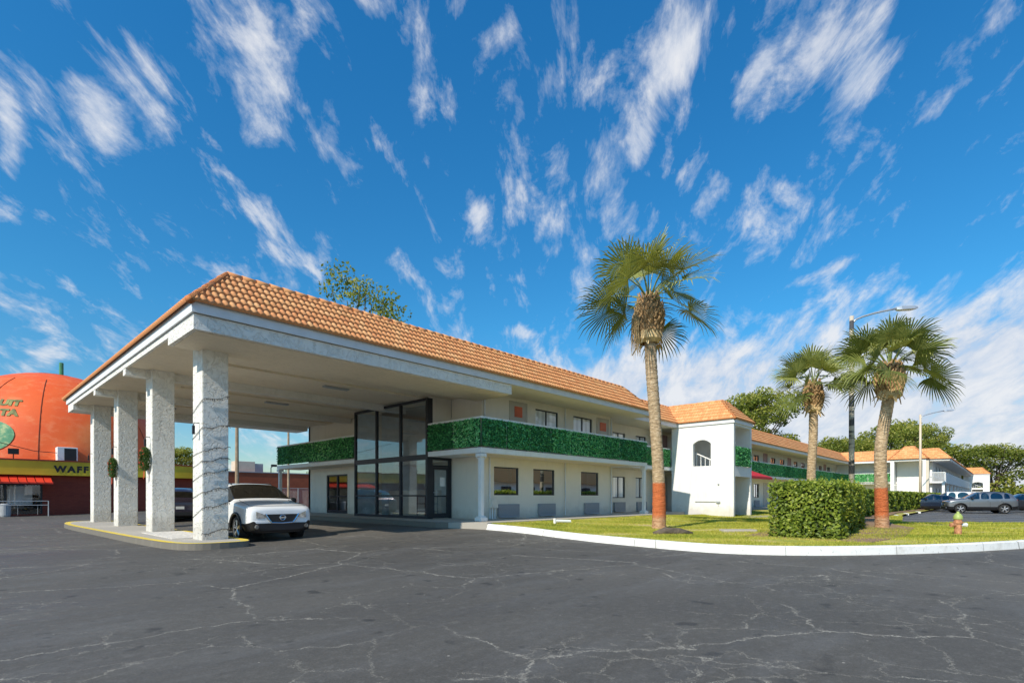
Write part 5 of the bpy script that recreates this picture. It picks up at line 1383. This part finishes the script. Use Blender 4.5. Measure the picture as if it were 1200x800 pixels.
    mats = {0: ('body', pm), 1: ('side_windows', M['car_glass']), 2: ('windscreen', M['car_glass']), 3: ('rear_window', M['car_glass']), 4: ('sill_cladding', M['black']), 5: ('wheel_arches', M['black'])}
    used = {}
    for p in full.polygons: used.setdefault(p.material_index, []).append(p.index)
    body = None
    for k in sorted(used):
        nm, mt = mats[k]
        ids = {}; vs = []; fs = []
        for pi in used[k]:
            p = full.polygons[pi]; f = []
            for vi in p.vertices:
                if vi not in ids: ids[vi] = len(vs); vs.append(tuple(full.vertices[vi].co))
                f.append(ids[vi])
            fs.append(f)
        m2 = bpy.data.meshes.new(nm); m2.from_pydata(vs, [], fs); m2.materials.append(mt)
        m2.polygons.foreach_set('use_smooth', [k != 5] * len(fs)); m2.update()
        o_ = bpy.data.objects.new(nm, m2); COL.objects.link(o_); o_.parent = root
        if k == 0: body = o_
    # cabin interior
    m = MB(); m.box(-w + .18, w - .18, -L / 2 + 1.45 * s, -L / 2 + 3.6 * s, .35, .95 * h)
    for xs in (-.38, .38):
        for ys in (1.95, 2.85): m.box(xs - .22, xs + .22, -L / 2 + ys * s, -L / 2 + (ys + .14) * s, .9 * h, 1.28 * h); m.box(xs - .12, xs + .12, -L / 2 + ys * s + .02, -L / 2 + ys * s + .1, 1.28 * h, 1.42 * h)
    m.build('seats', simple(name + '_seats', (.05, .048, .045), .8, obj=True), root)
    # wheels
    for sx in (-1, 1):
        for yy in (yf, yr):
            xo = sx * (w - .035); xi = sx * (w - .25)
            m = MB(); m.lathe([(wr * .62, 0), (wr * .97, 0), (wr, .03), (wr, .19), (wr * .97, .215), (wr * .62, .215)], (min(xo, xi), yy, wr), 32, 'x')
            wo = m.build('wheel', M['tyre'], root, smooth=True)
            m = MB(); m.lathe([(wr * .70, 0), (wr * .70, sx * .05)], (xo - sx * .05, yy, wr), 28, 'x'); m.lathe([(0, 0), (.055, 0), (.06, -sx * .03)], (xo - sx * .0, yy, wr), 12, 'x')
            m.lathe([(wr * .69, 0), (wr * .63, -sx * .012)], (xo + sx * .002, yy, wr), 28, 'x')
            for q in range(5):
                a = q * 2 * math.pi / 5 + .3
                for da in (-.16, .16):
                    c1 = Vector((xo - sx * .012, yy + .04 * math.cos(a), wr + .04 * math.sin(a))); c2 = Vector((xo - sx * .008, yy + wr * .66 * math.cos(a + da), wr + wr * .66 * math.sin(a + da)))
                    m.tube([c1, c2], [.022, .017], 5)
            m.build('rim', M['rim'], wo)
            m = MB(); m.lathe([(.0, 0), (wr * .66, 0)], (xo - sx * .09, yy, wr), 20, 'x'); m.build('brake_disc', M['black'], wo)
            # arch cladding
            m = MB(); pts = []
            for q in range(21):
                a = R(-8 + 196 * q / 20); pts.append((sx * (w + .002), yy + (wr + .075) * math.cos(a), wr + (wr + .075) * math.sin(a)))
            m.tube(pts, .034, 6); m.build('arch_cladding', M['black'], root, smooth=True)
    def top_at(x_, y_, dz):
        hit = bvh.ray_cast(Vector((x_, y_, 3)), Vector((0, 0, -1)))[0]
        return Vector((x_, y_, hit.z + dz)) if hit else Vector((x_, y_, 1.5))
    # mirrors, handles, lines
    for sx in (-1, 1):
        m = MB(); c = Vector((sx * (w + .06), -L / 2 + 1.52 * s, 1.08 * h)); m.lathe([(0, -.11), (.06, -.09), (.085, 0), (.06, .09), (0, .11)], tuple(c), 10, 'x'); m.tube([c, c - Vector((sx * .16, 0, .04))], .025, 6)
        m.build('wing_mirror', M['black'], root, smooth=True)
        for yy in (2.42, 3.22):
            m = MB(); y_ = -L / 2 + yy * s; m.tube([(sx * (w * .995), y_ - .09, .90 * h), (sx * (w + .02), y_, .905 * h), (sx * (w * .995), y_ + .09, .90 * h)], .014, 6); m.build('door_handle', pm, root)
        m = MB()
        for yy in (1.38, 2.59, 3.36): y_ = -L / 2 + yy * s; m.box(sx * w * 1.0 - .004, sx * w * 1.0 + .004, y_ - .006, y_ + .006, .48 * h, .84 * h)
        m.build('door_gap', M['black'], root)
        if style == 'suv':
            m = MB(); m.tube([top_at(sx * .56 * w / .9, -L / 2 + q_ * s, .035 if 0 < k_ < 5 else .0) for k_, q_ in enumerate((2.1, 2.2, 2.6, 3.0, 3.5, 3.6))], .018, 6); m.build('roof_rail', M['black'], root)
    fy = -L / 2
    def top_pt(x_, y_):
        hit = bvh.ray_cast(Vector((x_, y_, 3)), Vector((0, 0, -1)))[0]
        return Vector((x_, y_, hit.z + .002)) if hit else Vector((x_, y_, .9))
    m = MB(); xw = .74 * w / .9
    m.tube([top_pt(xw * q, fy + .13 + .10 * abs(q) ** 2.5) for q in [k_ / 10 for k_ in range(-10, 11)]], .008, 4)
    for sg in (-1, 1): m.tube([top_pt(sg * xw * (1 - .02 * k_), fy + .23 + k_ * .24) for k_ in range(5)], .007, 4)
    m.build('bonnet_gap', M['black'], root)
    # front end
    def front_pt(x_, z_): # approximate nose surface
        hit = bvh.ray_cast(Vector((x_, -6, z_)), Vector((0, 1, 0)))[0]
        return hit.y + .02 if hit else fy + .3
    def patch(xs, zs, off, mb_):
        for i in range(len(xs) - 1):
            for j in range(len(zs) - 1):
                P_ = lambda a, b: (a, front_pt(a, b) - off, b)
                mb_.quad(P_(xs[i], zs[j]), P_(xs[i + 1], zs[j]), P_(xs[i + 1], zs[j + 1]), P_(xs[i], zs[j + 1]))
    lin = lambda a, b, n_: [a + (b - a) * q / n_ for q in range(n_ + 1)]
    def trap(mb_, x0b, x0t, z0, z1, off, n_=8):
        for j in range(n_):
            f0, f1 = j / n_, (j + 1) / n_; 
            for i in range(8):
                g0, g1 = i / 8 * 2 - 1, (i + 1) / 8 * 2 - 1
                P_ = lambda g_, f_: ((x0b + (x0t - x0b) * f_) * g_, front_pt((x0b + (x0t - x0b) * f_) * g_, z0 + (z1 - z0) * f_) - off, z0 + (z1 - z0) * f_)
                mb_.quad(P_(g0, f0), P_(g1, f0), P_(g1, f1), P_(g0, f1))
    m = MB(); trap(m, .26, .42, .50 * h, .72 * h, .035); gr = m.build('grille', M['black'], root)
    m = MB()
    for sg in (-1, 1):
        pts = [(sg * x_, front_pt(x_, z_ * h) - .045, z_ * h) for x_, z_ in ((.44, .73), (.36, .60), (.28, .50), (.0, .485))]; m.tube(pts, [.022, .022, .02, .016], 6)
    m.build('chrome_trim', M['chrome'], gr)
    m = MB(); cz = .63 * h; cy = front_pt(0, cz) - .055
    m.tube([(.068 * math.cos(a), cy, cz + .068 * math.sin(a)) for a in [R(q * 20) for q in range(19)]], .012, 6, False); m.box(-.09, .09, cy - .012, cy + .012, cz - .016, cz + .016); m.build('badge', M['chrome'], gr)
    for sg in (-1, 1):
        m = MB()
        prof = [(.44, .635, .69), (.54, .62, .745), (.66, .625, .79), (.78, .65, .81), (.86, .70, .82)]
        for (a, z0, z1), (b, z2, z3) in zip(prof[:-1], prof[1:]):
            P_ = lambda x_, z_: (sg * x_ * w / .9, front_pt(x_ * w / .9, z_ * h) - .03 + (.06 if x_ > .75 else 0), z_ * h)
            m.quad(P_(a, z0), P_(b, z2), P_(b, z3), P_(a, z1))
        m.build('headlight', M['lamp'], root)
        m = MB(); c = (sg * .66 * w / .9, front_pt(.66, .42) - .045, .40 * h); m.lathe([(0, -.03), (.045, -.03), (.06, 0)], c, 12, 'y'); m.build('fog_light', M['lamp'], root)
    m = MB(); trap(m, .74 * w / .9, .84 * w / .9, .25 * h, .49 * h, .05); m.build('bumper_grille', M['black'], root)
    m = MB(); trap(m, .5, .5, .245 * h, .27 * h, .035, 2); m.build('skid_plate', M['grey'], root)
    # rear end
    ry = L / 2
    for sg in (-1, 1):
        m = MB(); m.box(*sorted((sg * .58 * w / .9, sg * .84 * w / .9)), ry - .30, ry - .085, .84 * h, 1.0 * h); m.build('tail_light', M['taillamp'], root, bevel=.03)
    m = MB(); m.box(-.16, .16, ry - .02, ry + .01, .62 * h, .74 * h); m.build('number_plate', M['plate'], root)
    m = MB(); m.box(-.72, .72, ry - .12, ry + .012, .32 * h, .50 * h); m.build('rear_bumper', M['black'], root, bevel=.03)
    return root
def place(c, x, y, z, heading):   # heading: direction the front points, in degrees from +x
    c.location = (x, y, z); c.rotation_euler = (0, 0, R(heading + 90))
k = car('parked_car', 'white compact crossover under the canopy with its nose towards the lot', 'car', 4.3, 1.76, 1.59, (.80, .80, .79))
place(k, 6.16, 16.15, .03, -91)
k = car('parked_car', 'dark purple hatchback parked with its tail showing between the two nearest columns', 'car', 4.4, 1.8, 1.62, (.045, .035, .055), .5)
place(k, 7.55, 28.9, .03, 80)
k = car('parked_car', 'silver grey crossover parked side-on in the bays right of the hedge', 'car', 4.1, 1.75, 1.6, (.24, .245, .255), .7)
place(k, 52.3, 1.45, -.0, 108)
k = car('parked_car', 'white estate car mostly hidden behind the silver crossover', 'car', 4.6, 1.85, 1.72, (.75, .75, .74))
place(k, 60.5, 3.6, 0, 95)
k = car('parked_car', 'dark car whose nose shows left of the silver crossover', 'car', 4.5, 1.8, 1.5, (.02, .03, .055), .4, 'sedan')
place(k, 56.5, 4.4, 0, 105)
k = car('parked_car', 'black car just right of the silver crossover', 'car', 4.5, 1.8, 1.5, (.03, .03, .035), .4, 'sedan')
place(k, 58.5, -1.0, 0, 110)
k = car('parked_car', 'bright blue car at the right edge of the picture', 'car', 4.5, 1.8, 1.5, (.02, .14, .32), .3, 'sedan')
place(k, 66, -2.6, 0, 100)

# ------------------------------------------------------------------ light, sky, camera
EL, AZ = 40.0, 5.0       # rays travel towards azimuth AZ (from +x to +y)
sd = Vector((math.cos(R(AZ)) * math.cos(R(EL)), math.sin(R(AZ)) * math.cos(R(EL)), -math.sin(R(EL))))
L_ = bpy.data.lights.new('sun', 'SUN'); L_.energy = 5.0; L_.angle = R(.5); L_.color = (1, .92, .79)
lo = bpy.data.objects.new('sun', L_); COL.objects.link(lo); lo.rotation_euler = sd.to_track_quat('-Z', 'Y').to_euler(); lo.location = (0, 0, 40)
wd = bpy.data.worlds.new('World'); sc.world = wd; wd.use_nodes = True; nt = wd.node_tree
wd.cycles.sampling_method = 'MANUAL'; wd.cycles.sample_map_resolution = 256
bg = nt.nodes['Background']; bg.inputs['Strength'].default_value = .14
sky = nt.nodes.new('ShaderNodeTexSky'); sky.sky_type = 'NISHITA'; sky.sun_disc = False; sky.sun_elevation = R(EL); sky.sun_rotation = R(265); sky.altitude = 0; sky.air_density = 1.0; sky.dust_density = .4; sky.ozone_density = 3.0
tc = nt.nodes.new('ShaderNodeTexCoord')
sx = nt.nodes.new('ShaderNodeSeparateXYZ'); nt.links.new(tc.outputs['Generated'], sx.inputs[0])
zc = mth(nt, 'MAXIMUM', mth(nt, 'ADD', sx.outputs[2], .5), .02)
px = mth(nt, 'DIVIDE', sx.outputs[0], zc); py = mth(nt, 'DIVIDE', sx.outputs[1], zc)
hd = R(38.5)
al = mth(nt, 'ADD', mth(nt, 'MULTIPLY', px, math.cos(hd)), mth(nt, 'MULTIPLY', py, math.sin(hd)))
ac_ = mth(nt, 'SUBTRACT', mth(nt, 'MULTIPLY', py, math.cos(hd)), mth(nt, 'MULTIPLY', px, math.sin(hd)))
cb = nt.nodes.new('ShaderNodeCombineXYZ'); nt.links.new(al, cb.inputs[0]); nt.links.new(ac_, cb.inputs[1])
n1 = noise(nt, cb.outputs[0], 1.0, 12, .66, .35, stretch=(6.0, 11.5, 1))
n3 = noise(nt, cb.outputs[0], 1.0, 5, .55, .2, stretch=(16, 34, 1))
n2 = noise(nt, cb.outputs[0], 1.0, 3, .5, 0, stretch=(1.9, 3.2, 1))
# cloud groups: position and size in the cloud layer (along wind, across wind, half length, half width, slant, density)
CL = [
    (0.656, 0.589, 0.061, 0.031, 0.43, 1.00),
    (0.642, 0.518, 0.076, 0.028, 0.45, 0.90),
    (0.667, 0.385, 0.075, 0.051, 0.33, 1.00),
    (0.713, 0.311, 0.051, 0.021, 0.53, 0.5),
    (0.704, 0.179, 0.066, 0.019, 0.34, 0.75),
    (0.645, 0.061, 0.024, 0.018, 0.44, 0.70),
    (0.643, 0.709, 0.045, 0.019, 0.83, 0.95),
    (0.680, -0.154, 0.046, 0.030, 0.32, 0.95),
    (0.691, -0.262, 0.043, 0.021, 0.19, 0.80),
    (0.702, -0.380, 0.070, 0.026, 0.01, 1.00),
    (0.798, -0.128, 0.031, 0.017, 0.00, 0.80),
    (0.999, 0.289, 0.046, 0.035, -0.59, 0.55),
    (0.905, 0.129, 0.029, 0.017, 0.14, 0.60),
    (0.844, 0.483, 0.033, 0.033, 0.04, 0.45),
    (0.997, -0.491, 0.065, 0.018, 0.86, 0.80),
    (0.988, 1.021, 0.035, 0.050, 0.61, 0.90),
    (0.761, -0.566, 0.024, 0.012, 0.29, 0.70),
    (1.198, 0.077, 0.025, 0.049, -1.20, 0.80),
    (0.719, -0.487, 0.024, 0.012, -0.09, 0.50),
    (0.854, -0.266, 0.028, 0.019, -0.40, 0.50),
    (0.867, -0.368, 0.024, 0.021, -0.78, 0.50),
    (0.889, 0.332, 0.043, 0.031, -0.19, 0.3),
    (0.802, -0.060, 0.024, 0.013, -0.40, 0.40),
]
cov = None
for a0, c0, sa_, sc_, k_, d_ in CL:
    u_ = mth(nt, 'SUBTRACT', al, a0); v_ = mth(nt, 'SUBTRACT', mth(nt, 'SUBTRACT', ac_, c0), mth(nt, 'MULTIPLY', u_, k_))
    u_ = mth(nt, 'DIVIDE', u_, sa_); v_ = mth(nt, 'DIVIDE', v_, sc_)
    q_ = mth(nt, 'ADD', mth(nt, 'MULTIPLY', u_, u_), mth(nt, 'MULTIPLY', v_, v_))
    g_ = mth(nt, 'MULTIPLY', mth(nt, 'EXPONENT', mth(nt, 'MULTIPLY', q_, -.75)), d_)
    cov = g_ if cov is None else mth(nt, 'ADD', cov, g_)
cov = mth(nt, 'MAXIMUM', mth(nt, 'MINIMUM', cov, 1.0), .13)
lowf = ramp(nt, sx.outputs[2], [(0, 1), (.10, 1), (.22, .80), (.33, 0)])
ra = mth(nt, 'SUBTRACT', mth(nt, 'MULTIPLY', sx.outputs[0], math.cos(R(-20))), mth(nt, 'MULTIPLY', sx.outputs[1], math.sin(R(20))))
side = ramp(nt, ra, [(.22, .25), (.50, 1)])
cov = mth(nt, 'MAXIMUM', cov, mth(nt, 'MULTIPLY', mth(nt, 'MULTIPLY', lowf, 1.45), side))
nn = mth(nt, 'ADD', mth(nt, 'MULTIPLY', n1, 1.05), mth(nt, 'ADD', mth(nt, 'MULTIPLY', n3, .25), -.15))
dens = mth(nt, 'ADD', mth(nt, 'ADD', nn, mth(nt, 'MULTIPLY', mth(nt, 'SUBTRACT', n2, .5), .35)), mth(nt, 'MULTIPLY', cov, .30))
mask = ramp(nt, dens, [(.575, 0), (.65, .20), (.74, .62), (.86, .95), (.95, 1)])
mask = mth(nt, 'MULTIPLY', mask, .95)
shade = ramp(nt, nn, [(.40, (4.3, 4.8, 5.7)), (.62, (6.0, 6.1, 6.35))])
hs = nt.nodes.new('ShaderNodeHueSaturation'); hs.inputs['Saturation'].default_value = 1.22; nt.links.new(sky.outputs[0], hs.inputs['Color'])
tint = ramp(nt, sx.outputs[2], [(0, (.80, .78, .72)), (.12, (.66, .90, .92)), (.3, (.46, 1.08, 1.15)), (.7, (.36, 1.18, 1.34))])
base = mix(nt, 1.0, hs.outputs[0], tint, 'MULTIPLY')
nt.links.new(mix(nt, mask, base, shade), bg.inputs['Color'])

cam = bpy.data.cameras.new('camera'); co = bpy.data.objects.new('camera', cam); COL.objects.link(co); sc.camera = co
cam.sensor_width = 36; cam.lens = 36 * 621 / 1200; cam.shift_y = 182 / 1200; cam.clip_end = 4000; cam.clip_start = .05
co.location = (0, 0, 1.2); co.rotation_euler = (R(90), 0, R(42.93 - 90))
sc.view_settings.view_transform = 'Standard'; sc.view_settings.look = 'None'; sc.view_settings.exposure = 0
